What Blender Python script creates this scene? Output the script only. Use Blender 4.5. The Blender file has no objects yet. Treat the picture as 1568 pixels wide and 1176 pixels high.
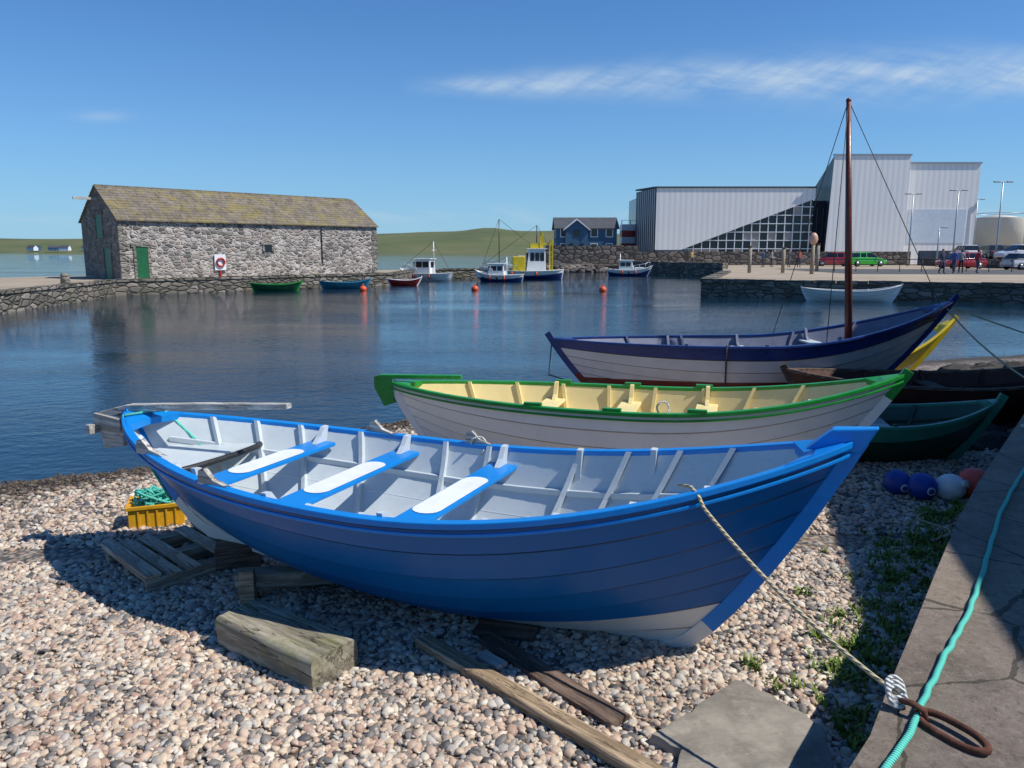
import bpy, math, random, bmesh
from mathutils import Vector, Matrix
from mathutils import noise as mn
random.seed(7)
R=math.radians
scene=bpy.context.scene
COL=scene.collection

# ---------------------------------------------------------------- helpers
def link(o,parent=None):
    COL.objects.link(o)
    if parent is not None: o.parent=parent
    return o
def empty(name,loc=(0,0,0),rz=0,rot=None):
    e=bpy.data.objects.new(name,None); e.empty_display_size=.2
    e.location=loc; e.rotation_euler=rot if rot else (0,0,rz)
    return link(e)
def mesh(name,verts,faces,mats,parent=None,fm=None,smooth=False,bevel=0):
    me=bpy.data.meshes.new(name); me.from_pydata([tuple(v) for v in verts],[],faces)
    if not isinstance(mats,(list,tuple)): mats=[mats]
    for m in mats: me.materials.append(m)
    if fm: me.polygons.foreach_set('material_index',fm)
    if smooth: me.polygons.foreach_set('use_smooth',[True]*len(me.polygons))
    me.update()
    o=link(bpy.data.objects.new(name,me),parent)
    if bevel:
        b=o.modifiers.new('b','BEVEL'); b.width=bevel; b.segments=2; b.limit_method='ANGLE'
    return o
BF=[(0,3,2,1),(4,5,6,7),(0,1,5,4),(1,2,6,5),(2,3,7,6),(3,0,4,7)]
def bverts(x0,x1,y0,y1,z0,z1):
    return [(x0,y0,z0),(x1,y0,z0),(x1,y1,z0),(x0,y1,z0),(x0,y0,z1),(x1,y0,z1),(x1,y1,z1),(x0,y1,z1)]
def box(name,x0,x1,y0,y1,z0,z1,mat,parent=None,bevel=0):
    return mesh(name,bverts(x0,x1,y0,y1,z0,z1),BF,mat,parent,bevel=bevel)
def obox(name,c,size,rot,mat,parent=None,bevel=0.004,jit=0):
    sx,sy,sz=[s/2 for s in size]
    v=bverts(-sx,sx,-sy,sy,-sz,sz)
    if jit: v=[(a+random.uniform(-jit,jit),b+random.uniform(-jit,jit),d+random.uniform(-jit,jit)) for a,b,d in v]
    o=mesh(name,v,BF,mat,parent,bevel=bevel); o.location=c; o.rotation_euler=rot
    return o
def multi(name,boxes,mat,parent=None,bevel=0):
    V=[];F=[]
    for b in boxes:
        n=len(V); V+=bverts(*b); F+=[tuple(i+n for i in f) for f in BF]
    return mesh(name,V,F,mat,parent,bevel=bevel)
def tube(name,pts,r,mat,parent=None,n=8,rf=None,closed=False):
    pts=[Vector(p) for p in pts]; V=[];F=[]
    up=Vector((0,0,1)); N=len(pts)
    for i,p in enumerate(pts):
        a=pts[(i-1)%N] if (i>0 or closed) else p
        b=pts[(i+1)%N] if (i<N-1 or closed) else p
        t=(b-a).normalized()
        u=up if abs(t.dot(up))<.95 else Vector((1,0,0))
        s=t.cross(u).normalized(); w=s.cross(t)
        rr=rf[i] if rf else r
        for k in range(n):
            an=2*math.pi*k/n; V.append(p+s*math.cos(an)*rr+w*math.sin(an)*rr)
    for i in range(N if closed else N-1):
        j=(i+1)%N
        for k in range(n):
            F.append((i*n+k,i*n+(k+1)%n,j*n+(k+1)%n,j*n+k))
    if not closed:
        F.append(tuple(range(n))[::-1]); F.append(tuple((N-1)*n+k for k in range(n)))
    return mesh(name,V,F,mat,parent,smooth=True)
def sag(a,b,s,n=16):
    a=Vector(a);b=Vector(b)
    return [a.lerp(b,i/n)-Vector((0,0,s*4*(i/n)*(1-i/n))) for i in range(n+1)]
def sphere(name,c,r,mat,parent=None,sc=(1,1,1),seg=20,ring=12):
    V=[];F=[]
    for i in range(ring+1):
        th=math.pi*i/ring
        for k in range(seg):
            ph=2*math.pi*k/seg
            V.append((c[0]+r*sc[0]*math.sin(th)*math.cos(ph),c[1]+r*sc[1]*math.sin(th)*math.sin(ph),c[2]+r*sc[2]*math.cos(th)))
    for i in range(ring):
        for k in range(seg):
            F.append((i*seg+k,(i+1)*seg+k,(i+1)*seg+(k+1)%seg,i*seg+(k+1)%seg))
    return mesh(name,V,F,mat,parent,smooth=True)
def prism(name,poly,z0,z1,mats,parent=None,inset=0):
    n=len(poly); V=[(x,y,z0) for x,y in poly]+[(x,y,z1) for x,y in poly]
    F=[tuple(range(n,2*n))]; fm=[0]
    for i in range(n):
        j=(i+1)%n; F.append((i,j,n+j,n+i)); fm.append(1 if len(mats)>1 else 0)
    return mesh(name,V,F,mats,parent,fm=fm)

# ---------------------------------------------------------------- materials
def base(name):
    m=bpy.data.materials.new(name); m.use_nodes=True
    nt=m.node_tree; b=nt.nodes['Principled BSDF']
    return m,nt,b
def nd(nt,t,**k):
    n=nt.nodes.new(t)
    for a,v in k.items(): setattr(n,a,v)
    return n
def ramp(nt,fac,stops,interp='LINEAR'):
    r=nd(nt,'ShaderNodeValToRGB'); r.color_ramp.interpolation=interp
    e=r.color_ramp.elements
    while len(e)<len(stops): e.new(.5)
    for i,(p,c) in enumerate(stops):
        e[i].position=p; e[i].color=(c[0],c[1],c[2],1) if not isinstance(c,(int,float)) else (c,c,c,1)
    nt.links.new(fac,r.inputs[0]); return r.outputs[0]
def coords(nt,scale=(1,1,1),kind='Object'):
    tc=nd(nt,'ShaderNodeTexCoord'); mp=nd(nt,'ShaderNodeMapping'); mp.inputs['Scale'].default_value=scale
    nt.links.new(tc.outputs[kind],mp.inputs[0]); return mp.outputs[0]
def noise(nt,vec,scale,detail=4,rough=.6,out=0):
    n=nd(nt,'ShaderNodeTexNoise'); n.inputs['Scale'].default_value=scale; n.inputs['Detail'].default_value=detail
    n.inputs['Roughness'].default_value=rough; nt.links.new(vec,n.inputs['Vector']); return n.outputs[out]
def mixc(nt,fac,a,b,mode='MIX'):
    m=nd(nt,'ShaderNodeMix',data_type='RGBA',blend_type=mode)
    for s,v in ((0,fac),(6,a),(7,b)):
        if isinstance(v,(int,float)): m.inputs[s].default_value=v
        elif isinstance(v,tuple): m.inputs[s].default_value=(v[0],v[1],v[2],1)
        else: nt.links.new(v,m.inputs[s])
    return m.outputs[2]
def mth(nt,op,a,b=0,c=0,clamp=False):
    m=nd(nt,'ShaderNodeMath',operation=op,use_clamp=clamp)
    for i,v in enumerate((a,b,c)):
        if i>=len(m.inputs): break
        if isinstance(v,(int,float)): m.inputs[i].default_value=v
        else: nt.links.new(v,m.inputs[i])
    return m.outputs[0]
def bump(nt,b,h,strength,dist,prev=None):
    n=nd(nt,'ShaderNodeBump'); n.inputs['Strength'].default_value=strength; n.inputs['Distance'].default_value=dist
    nt.links.new(h,n.inputs['Height'])
    if prev is not None: nt.links.new(prev,n.inputs['Normal'])
    nt.links.new(n.outputs[0],b.inputs['Normal']); return n.outputs[0]
def paint(name,col,rough=.35,var=.25,scale=3,bmp=.15,metal=0,dirt=None,coat=0,amt=.75,rv=.1,spec=.5,below=None):
    m,nt,b=base(name); v=coords(nt)
    n=noise(nt,v,scale,6,.7)
    dark=tuple(c*(1-var) for c in col); lite=tuple(min(1,c*(1+var*.5)) for c in col)
    c=ramp(nt,n,[(.3,dark),(.7,lite)])
    if dirt:
        n2=noise(nt,coords(nt,(1,1,3)),7,8,.75)
        c=mixc(nt,ramp(nt,n2,[(.54,0.),(.74,amt)]),c,dirt)
    if below:   # painted waterline at a fixed height on the hull
        zc_,cb_=below; sx_=nd(nt,'ShaderNodeSeparateXYZ'); nt.links.new(v,sx_.inputs[0])
        c=mixc(nt,mth(nt,'LESS_THAN',sx_.outputs[2],zc_),c,ramp(nt,n,[(.3,tuple(x*.6 for x in cb_)),(.7,cb_)]))
    nt.links.new(c,b.inputs['Base Color'])
    nt.links.new(ramp(nt,noise(nt,v,scale*4,4),[(.3,max(.05,rough-rv)),(.7,rough+rv)]),b.inputs['Roughness'])
    b.inputs['Metallic'].default_value=metal; b.inputs['Specular IOR Level'].default_value=spec
    b.inputs['Coat Weight'].default_value=coat; b.inputs['Coat Roughness'].default_value=.12
    if bmp: bump(nt,b,noise(nt,coords(nt,(1,6,6)),18,4),bmp,.004)
    return m
def wood(name,c1,c2,scale=1,axis=0,green=None,crack=.8):
    m,nt,b=base(name); s=[22*scale]*3; s[axis]=1.6*scale
    v=coords(nt,tuple(s)); n=noise(nt,v,1.5,8,.75)
    n2=noise(nt,coords(nt),4,5)
    c=ramp(nt,n,[(.34,tuple(x*.8 for x in c1)),(.47,c1),(.58,c2)])
    c=mixc(nt,ramp(nt,n2,[(.45,0.),(.75,.4)]),c,tuple(x*.5 for x in c1))
    s2=[9*scale]*3; s2[axis]=.7*scale
    k=noise(nt,coords(nt,tuple(s2)),1.7,5,.6)
    cr=mth(nt,'ABSOLUTE',mth(nt,'SUBTRACT',k,.5))
    crk=ramp(nt,cr,[(.0,crack),(.011,0.)])
    c=mixc(nt,crk,c,(.018,.014,.010))
    if green: c=mixc(nt,ramp(nt,noise(nt,coords(nt),6,8,.7),[(.50,0.),(.64,.65)]),c,green)
    nt.links.new(c,b.inputs['Base Color']); b.inputs['Roughness'].default_value=.88
    h=mth(nt,'SUBTRACT',n,mth(nt,'MULTIPLY',crk,.8))
    bump(nt,b,h,.7,.008); return m
def masonry(name,sc,stones,mortar,edge=.06,zs=1.7,weather=(.05,.05,.045),wamt=.55,bs=.9,mort_var=None):
    m,nt,b=base(name); v=coords(nt,(sc,sc,sc*zs))
    d=noise(nt,v,1.2,3,.5,1)
    vv=nd(nt,'ShaderNodeVectorMath',operation='MULTIPLY_ADD'); vv.inputs[1].default_value=(.35,.35,.35)
    nt.links.new(d,vv.inputs[0]); nt.links.new(v,vv.inputs[2])
    vo=nd(nt,'ShaderNodeTexVoronoi',feature='F1'); vo.inputs['Scale'].default_value=1; vo.inputs['Randomness'].default_value=.85
    ve=nd(nt,'ShaderNodeTexVoronoi',feature='DISTANCE_TO_EDGE'); ve.inputs['Scale'].default_value=1; ve.inputs['Randomness'].default_value=.85
    for x in (vo,ve): nt.links.new(vv.outputs[0],x.inputs['Vector'])
    sep=nd(nt,'ShaderNodeSeparateColor'); nt.links.new(vo.outputs['Color'],sep.inputs[0])
    k=len(stones); c=ramp(nt,sep.outputs[0],[(i/k,s) for i,s in enumerate(stones)],'CONSTANT')
    fine=noise(nt,coords(nt),9,8,.75)
    c=mixc(nt,.55,c,ramp(nt,fine,[(.25,.25),(.75,1.)]),'MULTIPLY')
    e=ramp(nt,ve.outputs['Distance'],[(edge*.5,1.),(edge*1.6,0.)])
    if mort_var:
        mv=ramp(nt,noise(nt,coords(nt),1.7,6,.7),[(.38,.15),(.6,1.)])
        e=mth(nt,'MULTIPLY',e,mv)
    c=mixc(nt,e,c,mortar)
    big=noise(nt,coords(nt),.6,5,.6)
    c=mixc(nt,ramp(nt,big,[(.45,0.),(.7,wamt)]),c,weather)
    nt.links.new(c,b.inputs['Base Color']); b.inputs['Roughness'].default_value=.9
    bump(nt,b,ramp(nt,ve.outputs['Distance'],[(0,0.),(.2,1.)]),bs,.06); return m

blue_hull=paint('blue_hull_paint',(.0015,.115,.34),.34,.10,1.2,.10,rv=.05,spec=.35)
blue_gun=paint('blue_gunwale_paint',(.003,.22,.64),.36,.12,4,.2,rv=.05,spec=.4)
white_hull=paint('white_hull_paint',(.74,.72,.64),.4,.10,2,.12,dirt=(.5,.46,.38),amt=.5)
grey_in=paint('pale_grey_inner_paint',(.55,.61,.63),.45,.12,2,.12,dirt=(.40,.42,.41),amt=.5)
white_p=paint('white_paint',(.80,.82,.83),.4,.1,3,.1)
cream_in=paint('cream_inner_paint',(.82,.68,.32),.5,.12,2,.15)
green_gun=paint('green_gunwale_paint',(.015,.27,.035),.35,.25,4,.2)
white_b=paint('white_boat_paint',(.82,.81,.76),.35,.08,2,.1)
navy=paint('navy_paint',(.010,.035,.17),.35,.3,4,.15,dirt=(.07,.10,.2),amt=.5)
grey_hull=paint('greyish_white_paint',(.58,.58,.60),.4,.15,2,.15,below=(.33,(.16,.02,.013)))
dark_in=paint('dark_inner_paint',(.16,.18,.26),.5,.2,3,.15,dirt=(.3,.3,.33))
dark_red=paint('antifoul_red',(.15,.018,.012),.6,.35,4,.3)
yellow_p=paint('yellow_paint',(.66,.50,.02),.4,.2,4,.1)
crate_y=paint('yellow_crate_plastic',(.70,.36,.01),.45,.25,6,.1)
darkgreen=paint('dark_green_paint',(.012,.055,.03),.4,.3,4,.2)
tealgreen=paint('teal_green_paint',(.02,.20,.13),.4,.3,4,.2)
teal_p=paint('teal_blue_paint',(.02,.19,.28),.4,.3,4,.1)
red_p=paint('red_paint',(.42,.02,.015),.4,.25,4,.1)
green_p=paint('green_paint',(.01,.12,.04),.45,.3,3,.1)
orange_p=paint('orange_buoy',(.75,.09,.02),.5,.15,4,.1)
blue_buoy=paint('blue_buoy_plastic',(.006,.05,.32),.5,.25,8,.3)
white_buoy=paint('white_buoy_plastic',(.80,.80,.76),.5,.2,8,.3)
red_buoy=paint('red_buoy_plastic',(.80,.09,.05),.5,.2,8,.3)
mast_m=paint('varnished_mast',(.13,.028,.015),.35,.3,5,.1)
black_m=paint('black_metal',(.02,.02,.022),.5,.3,5,.1)
metal_m=paint('galvanised_metal',(.38,.40,.42),.4,.15,5,.1,metal=.6)
rust=paint('rusty_iron',(.12,.042,.022),.9,.6,30,1.,dirt=(.26,.10,.05))
dark_glass=paint('window_glass',(.012,.018,.025),.08,.2,1,0)
rubber=paint('tyre_rubber',(.02,.02,.02),.8,.3,5,.1)
lap_shade_blue=paint('blue_plank_lap_shade',(.001,.035,.12),.5,.2,5,0)  # darker hull colours: shade under the plank laps, painted in
lap_shade_white=paint('white_plank_lap_shade',(.34,.34,.35),.6,.2,5,0)
lap_shade_grey=paint('grey_plank_lap_shade',(.20,.20,.24),.6,.2,5,0)
lap_shade_dark=paint('dark_plank_lap_shade',(.02,.015,.02),.6,.2,5,0)
LAP_SHADE={blue_hull:lap_shade_blue,white_hull:lap_shade_white,white_b:lap_shade_white,grey_hull:lap_shade_grey,yellow_p:lap_shade_white}
old_wood=wood('weathered_timber',(.25,.205,.145),(.48,.42,.32))
grey_wood=wood('grey_timber',(.38,.36,.32),(.66,.63,.57))
mossy=wood('mossy_timber',(.20,.175,.125),(.41,.37,.275),.55,0,(.20,.20,.08),1.)
dark_wood=wood('dark_wet_timber',(.075,.05,.036),(.22,.15,.11))
tan_wood=wood('tan_timber',(.28,.195,.115),(.52,.39,.25))
pallet_wood=wood('pallet_timber',(.36,.27,.19),(.60,.48,.36),1,1)
def ropemat(name,col,sc=26,dk=.6):
    m,nt,b=base(name)
    w=nd(nt,'ShaderNodeTexWave',wave_type='BANDS',bands_direction='DIAGONAL'); w.inputs['Scale'].default_value=sc
    nt.links.new(coords(nt),w.inputs[0])
    nt.links.new(ramp(nt,w.outputs[1],[(0,tuple(c*dk for c in col)),(.5,col)]),b.inputs['Base Color'])
    b.inputs['Roughness'].default_value=.8; bump(nt,b,w.outputs[1],.8,.006); return m
rope_tan=ropemat('tan_rope',(.55,.47,.30)); rope_teal=ropemat('turquoise_rope',(.12,.66,.52),34,.72); rope_white=ropemat('white_rope',(.62,.62,.58)); rope_dark=ropemat('dark_rope',(.07,.07,.08))

house_stone=masonry('rubble_stone_wall',2.9,[(.14,.13,.12),(.30,.27,.25),(.48,.43,.38),(.20,.18,.165),(.52,.47,.42),(.38,.31,.26)],(.66,.61,.55),.07,1.7,(.27,.24,.21),.45,1.,True)
gable_stone=masonry('gable_stone_wall',2.2,[(.18,.17,.14),(.26,.24,.20),(.34,.31,.26),(.22,.20,.17)],(.30,.28,.24),.05,1.9,(.14,.13,.10))
quay_stone=masonry('quay_stone_wall',1.7,[(.16,.14,.11),(.25,.21,.17),(.34,.29,.24),(.19,.17,.14)],(.06,.055,.045),.06,2.6,(.10,.10,.055))
breakw=masonry('breakwater_stone',1.2,[(.20,.17,.14),(.29,.24,.20),(.16,.14,.12)],(.06,.05,.045),.08,1.6)

m,nt,b=base('quay_slabs'); v=coords(nt)
dv=nd(nt,'ShaderNodeVectorMath',operation='MULTIPLY_ADD'); dv.inputs[1].default_value=(.14,.14,0)
nt.links.new(noise(nt,v,3,4,.6,1),dv.inputs[0]); nt.links.new(v,dv.inputs[2])
vo=nd(nt,'ShaderNodeTexVoronoi',feature='DISTANCE_TO_EDGE'); vo.inputs['Scale'].default_value=1.25; nt.links.new(dv.outputs[0],vo.inputs['Vector'])
vc=nd(nt,'ShaderNodeTexVoronoi'); vc.inputs['Scale'].default_value=1.25; nt.links.new(dv.outputs[0],vc.inputs['Vector'])
sp=nd(nt,'ShaderNodeSeparateColor'); nt.links.new(vc.outputs['Color'],sp.inputs[0])
c=ramp(nt,sp.outputs[0],[(0,(.46,.35,.26)),(.35,(.42,.335,.27)),(.7,(.52,.41,.30)),(1,(.38,.32,.27))])
c=mixc(nt,.75,c,ramp(nt,noise(nt,v,2.4,12,.8),[(.32,.42),(.66,1.15)]),'MULTIPLY')
c=mixc(nt,ramp(nt,noise(nt,v,22,8,.85),[(.50,0.),(.64,.6)]),c,(.62,.52,.41))
c=mixc(nt,ramp(nt,noise(nt,v,30,6,.85),[(.53,0.),(.64,.75)]),c,(.12,.10,.08))
wn=mth(nt,'MULTIPLY_ADD',noise(nt,v,8,5,.7),.035,-.008)
gap=mth(nt,'LESS_THAN',vo.outputs[0],wn)
c=mixc(nt,mth(nt,'MULTIPLY',gap,.75),c,(.07,.065,.04))
nt.links.new(c,b.inputs['Base Color']); b.inputs['Roughness'].default_value=.88
p1=bump(nt,b,noise(nt,v,9,12,.85),1.,.05); bump(nt,b,mth(nt,'SUBTRACT',1.,gap),.6,.012,p1)
quay_top=m
m,nt,b=base('far_quay_ground'); v=coords(nt)
c=ramp(nt,noise(nt,v,.25,8,.7),[(.3,(.27,.21,.15)),(.6,(.38,.31,.22)),(.8,(.20,.19,.11))])
nt.links.new(c,b.inputs['Base Color']); b.inputs['Roughness'].default_value=.9; tan_ground=m
m,nt,b=base('asphalt'); c=ramp(nt,noise(nt,coords(nt),.5,8,.7),[(.3,(.06,.06,.06)),(.7,(.10,.098,.095))])
nt.links.new(c,b.inputs['Base Color']); b.inputs['Roughness'].default_value=.9; asphalt=m

m,nt,b=base('stone_slate_roof'); v=coords(nt)
c=ramp(nt,noise(nt,coords(nt,(1.2,.6,1.4)),1.5,6,.8),[(.32,(.09,.075,.058)),(.5,(.18,.15,.115)),(.68,(.28,.24,.19))])
c=mixc(nt,ramp(nt,noise(nt,v,1.1,9,.82),[(.48,0.),(.61,.75)]),c,(.27,.21,.05))
c=mixc(nt,ramp(nt,noise(nt,v,2.9,6,.8),[(.56,0.),(.68,.7)]),c,(.30,.27,.22))
c=mixc(nt,ramp(nt,noise(nt,v,.7,6,.8),[(.53,0.),(.68,.6)]),c,(.07,.06,.04))
nt.links.new(c,b.inputs['Base Color']); b.inputs['Roughness'].default_value=.9; bump(nt,b,noise(nt,v,6,6,.8),.6,.04); roof_m=m

def ribbed(name,col,sc):
    m,nt,b=base(name); v=coords(nt)
    sx=nd(nt,'ShaderNodeSeparateXYZ'); nt.links.new(v,sx.inputs[0])
    s=mth(nt,'SINE',mth(nt,'MULTIPLY',mth(nt,'ADD',sx.outputs[0],sx.outputs[1]),sc))
    c=ramp(nt,mth(nt,'MULTIPLY_ADD',s,.5,.5),[(0,tuple(x*.90 for x in col)),(.5,col)])
    c=mixc(nt,.3,c,ramp(nt,noise(nt,coords(nt,(.5,.5,.08)),1.5,5),[(.3,.8),(.7,1.)]),'MULTIPLY')
    nt.links.new(c,b.inputs['Base Color']); b.inputs['Roughness'].default_value=.45
    bump(nt,b,s,.15,.02); return m
clad=ribbed('ribbed_white_cladding',(.88,.86,.82),9)
clad_dark=ribbed('dark_blue_cladding',(.06,.08,.11),5)
weatherboard=paint('blue_weatherboard',(.035,.115,.21),.7,.2,1,0)
slate=paint('slate_roof',(.07,.075,.085),.7,.3,1,0)

PEB=[(0,(.58,.43,.31)),(.13,(.68,.56,.42)),(.25,(.40,.345,.29)),(.36,(.61,.45,.335)),(.47,(.21,.19,.17)),(.56,(.74,.65,.52)),(.66,(.45,.30,.22)),(.75,(.54,.49,.42)),(.84,(.64,.50,.35)),(.93,(.12,.11,.105))]
def beach_mat():
    m,nt,b=base('shingle_ground'); v=coords(nt)
    vo=nd(nt,'ShaderNodeTexVoronoi'); vo.inputs['Scale'].default_value=26; nt.links.new(v,vo.inputs['Vector'])
    sp=nd(nt,'ShaderNodeSeparateColor'); nt.links.new(vo.outputs['Color'],sp.inputs[0])
    c=ramp(nt,sp.outputs[0],[(p,tuple(x*.6 for x in k)) for p,k in PEB],'CONSTANT')
    c=mixc(nt,ramp(nt,vo.outputs['Distance'],[(.25,0.),(.75,.9)]),c,(.05,.042,.035))
    sx=nd(nt,'ShaderNodeSeparateXYZ'); nt.links.new(v,sx.inputs[0])
    zz=mth(nt,'ADD',sx.outputs[2],mth(nt,'MULTIPLY',mth(nt,'SUBTRACT',noise(nt,v,2.5,6),.5),.05))
    wet=ramp(nt,zz,[(.02,1.),(.05,0.)])
    c=mixc(nt,wet,c,(.045,.033,.018))
    nt.links.new(c,b.inputs['Base Color']); b.inputs['Roughness'].default_value=.75
    bump(nt,b,vo.outputs['Distance'],-1,.03); return m
beach_m=beach_mat()
m,nt,b=base('pebble'); oi=nd(nt,'ShaderNodeObjectInfo')
c=ramp(nt,oi.outputs['Random'],PEB,'CONSTANT')
c=mixc(nt,.5,c,ramp(nt,noise(nt,coords(nt),2.2,5,.7),[(.3,.6),(.7,1.)]),'MULTIPLY')
ge=nd(nt,'ShaderNodeNewGeometry'); sx=nd(nt,'ShaderNodeSeparateXYZ'); nt.links.new(ge.outputs['Position'],sx.inputs[0])
c=mixc(nt,.6,c,ramp(nt,noise(nt,ge.outputs['Position'],.9,5,.65),[(.35,.72),(.6,1.)]),'MULTIPLY')
zz=mth(nt,'ADD',sx.outputs[2],mth(nt,'MULTIPLY',mth(nt,'SUBTRACT',noise(nt,ge.outputs['Position'],1.6,5),.5),.07))
wet=ramp(nt,zz,[(.035,.93),(.065,0.)])
c=mixc(nt,wet,c,(.050,.034,.018))
nt.links.new(c,b.inputs['Base Color']); b.inputs['Roughness'].default_value=.6; pebble_m=m
rock_m=paint('shore_rock',(.05,.043,.036),.9,.5,5,1.)
slab_m=paint('flagstone',(.30,.265,.215),.9,.45,5,1.,dirt=(.45,.40,.32))
grass_m=paint('weeds_green',(.16,.24,.03),.7,.4,12,0)
weed_m=paint('seaweed',(.05,.03,.012),.5,.4,12,.5)
m,nt,b=base('hill_grass'); v=coords(nt)
c=ramp(nt,noise(nt,v,.012,8,.65),[(.3,(.06,.082,.028)),(.5,(.10,.115,.038)),(.7,(.135,.125,.055))])
c=mixc(nt,ramp(nt,noise(nt,coords(nt,(.3,1,1)),.05,5,.6),[(.5,0.),(.7,.5)]),c,(.06,.095,.024))
nt.links.new(c,b.inputs['Base Color']); b.inputs['Roughness'].default_value=.95; hill_m=m

m,nt,b=base('harbour_water'); v=coords(nt,(1,1.5,1))
b.inputs['Base Color'].default_value=(.005,.022,.040,1); b.inputs['Roughness'].default_value=.02; b.inputs['IOR'].default_value=1.333
n1=noise(nt,v,1.9,3,.5); n2=noise(nt,v,9.0,4,.6); n3=noise(nt,v,4.2,2,.5)
h=mth(nt,'ADD',mth(nt,'MULTIPLY',n1,.50),mth(nt,'ADD',mth(nt,'MULTIPLY',n2,.22),mth(nt,'MULTIPLY',n3,.40)))
amp=noise(nt,coords(nt,(.35,1,1)),.13,3)
h=mth(nt,'MULTIPLY',h,ramp(nt,amp,[(.38,.30),(.62,1.)]))
bump(nt,b,h,.36,.12)
water_m=m

# ---------------------------------------------------------------- world, sun, camera
SUN=Vector((1.0,-.25,1.34)).normalized()
el=math.asin(SUN.z); az=math.atan2(SUN.x,SUN.y)
w=bpy.data.worlds.new('World'); scene.world=w; w.use_nodes=True
nt=w.node_tree; bg=nt.nodes['Background']
sky=nd(nt,'ShaderNodeTexSky',sky_type='NISHITA'); sky.sun_disc=False; sky.sun_elevation=el; sky.sun_rotation=az
sky.air_density=1.0; sky.dust_density=.1; sky.ozone_density=4; sky.altitude=0
tc=nd(nt,'ShaderNodeTexCoord'); sx=nd(nt,'ShaderNodeSeparateXYZ'); nt.links.new(tc.outputs['Generated'],sx.inputs[0])
ysafe=mth(nt,'MAXIMUM',sx.outputs[1],.05)
bb=mth(nt,'DIVIDE',sx.outputs[0],ysafe); ee=mth(nt,'DIVIDE',sx.outputs[2],ysafe)
tint=mixc(nt,1.,sky.outputs[0],(.52,1.06,1.62),'MULTIPLY')
hz=mth(nt,'EXPONENT',mth(nt,'MULTIPLY',mth(nt,'MAXIMUM',sx.outputs[2],0),-7.5))
tint=mixc(nt,mth(nt,'MULTIPLY',hz,.85),tint,(4.6,7.6,10.2))
cbn=nd(nt,'ShaderNodeCombineXYZ'); nt.links.new(mth(nt,'MULTIPLY',bb,5),cbn.inputs[0]); nt.links.new(mth(nt,'MULTIPLY',mth(nt,'ADD',ee,mth(nt,'MULTIPLY',bb,.12)),26),cbn.inputs[1])
cn=noise(nt,cbn.outputs[0],1.3,8,.62)
cb2=nd(nt,'ShaderNodeCombineXYZ'); nt.links.new(mth(nt,'ADD',mth(nt,'MULTIPLY',bb,34),mth(nt,'MULTIPLY',ee,-60)),cb2.inputs[0]); nt.links.new(mth(nt,'MULTIPLY',ee,18),cb2.inputs[1])
cf=noise(nt,cb2.outputs[0],1.0,5,.6)
def gauss(x,c0,wd):
    d=mth(nt,'DIVIDE',mth(nt,'SUBTRACT',x,c0),wd); return mth(nt,'EXPONENT',mth(nt,'MULTIPLY',mth(nt,'MULTIPLY',d,d),-1.))
wid=mth(nt,'MULTIPLY_ADD',mth(nt,'ADD',bb,.12),.035,.008)
wid=mth(nt,'MINIMUM',mth(nt,'MAXIMUM',wid,.004),.026)
g1=gauss(ee,mth(nt,'MULTIPLY_ADD',bb,.022,.203),wid)
g1=mth(nt,'MULTIPLY',g1,ramp(nt,mth(nt,'ADD',bb,.5),[(.36,0.),(.50,1.)]))
c1=mth(nt,'MULTIPLY',mth(nt,'MULTIPLY',g1,ramp(nt,cn,[(.33,.15),(.58,.85)])),ramp(nt,cf,[(.3,.45),(.6,1.)]))
g2=mth(nt,'MULTIPLY',gauss(ee,.045,.012),ramp(nt,cn,[(.48,0.),(.7,.5)]))
g3=mth(nt,'MULTIPLY',mth(nt,'MULTIPLY',gauss(ee,.165,.006),gauss(bb,-.51,.03)),.3)
cm=mth(nt,'ADD',mth(nt,'ADD',c1,g2),g3,0,True)
cm=mth(nt,'MULTIPLY',cm,mth(nt,'GREATER_THAN',sx.outputs[1],.05))
skyc=mixc(nt,cm,tint,(6.6,8.4,10.4))
nt.links.new(skyc,bg.inputs[0]); bg.inputs[1].default_value=.076
sl=bpy.data.lights.new('sun','SUN'); sl.energy=4.95; sl.angle=R(.5); sl.color=(1,.96,.89)
so=link(bpy.data.objects.new('sun',sl)); so.rotation_euler=SUN.to_track_quat('Z','Y').to_euler(); so.location=(20,-5,30)
cam=bpy.data.cameras.new('camera'); cam.sensor_width=36; cam.lens=36*1178/1568; cam.clip_end=8000; cam.clip_start=.05
co=link(bpy.data.objects.new('camera',cam)); co.location=(0,0,2.35); co.rotation_euler=(R(90-9.8),0,0)
scene.camera=co
scene.view_settings.view_transform='Standard'; scene.view_settings.look='None'; scene.view_settings.exposure=0

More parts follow.
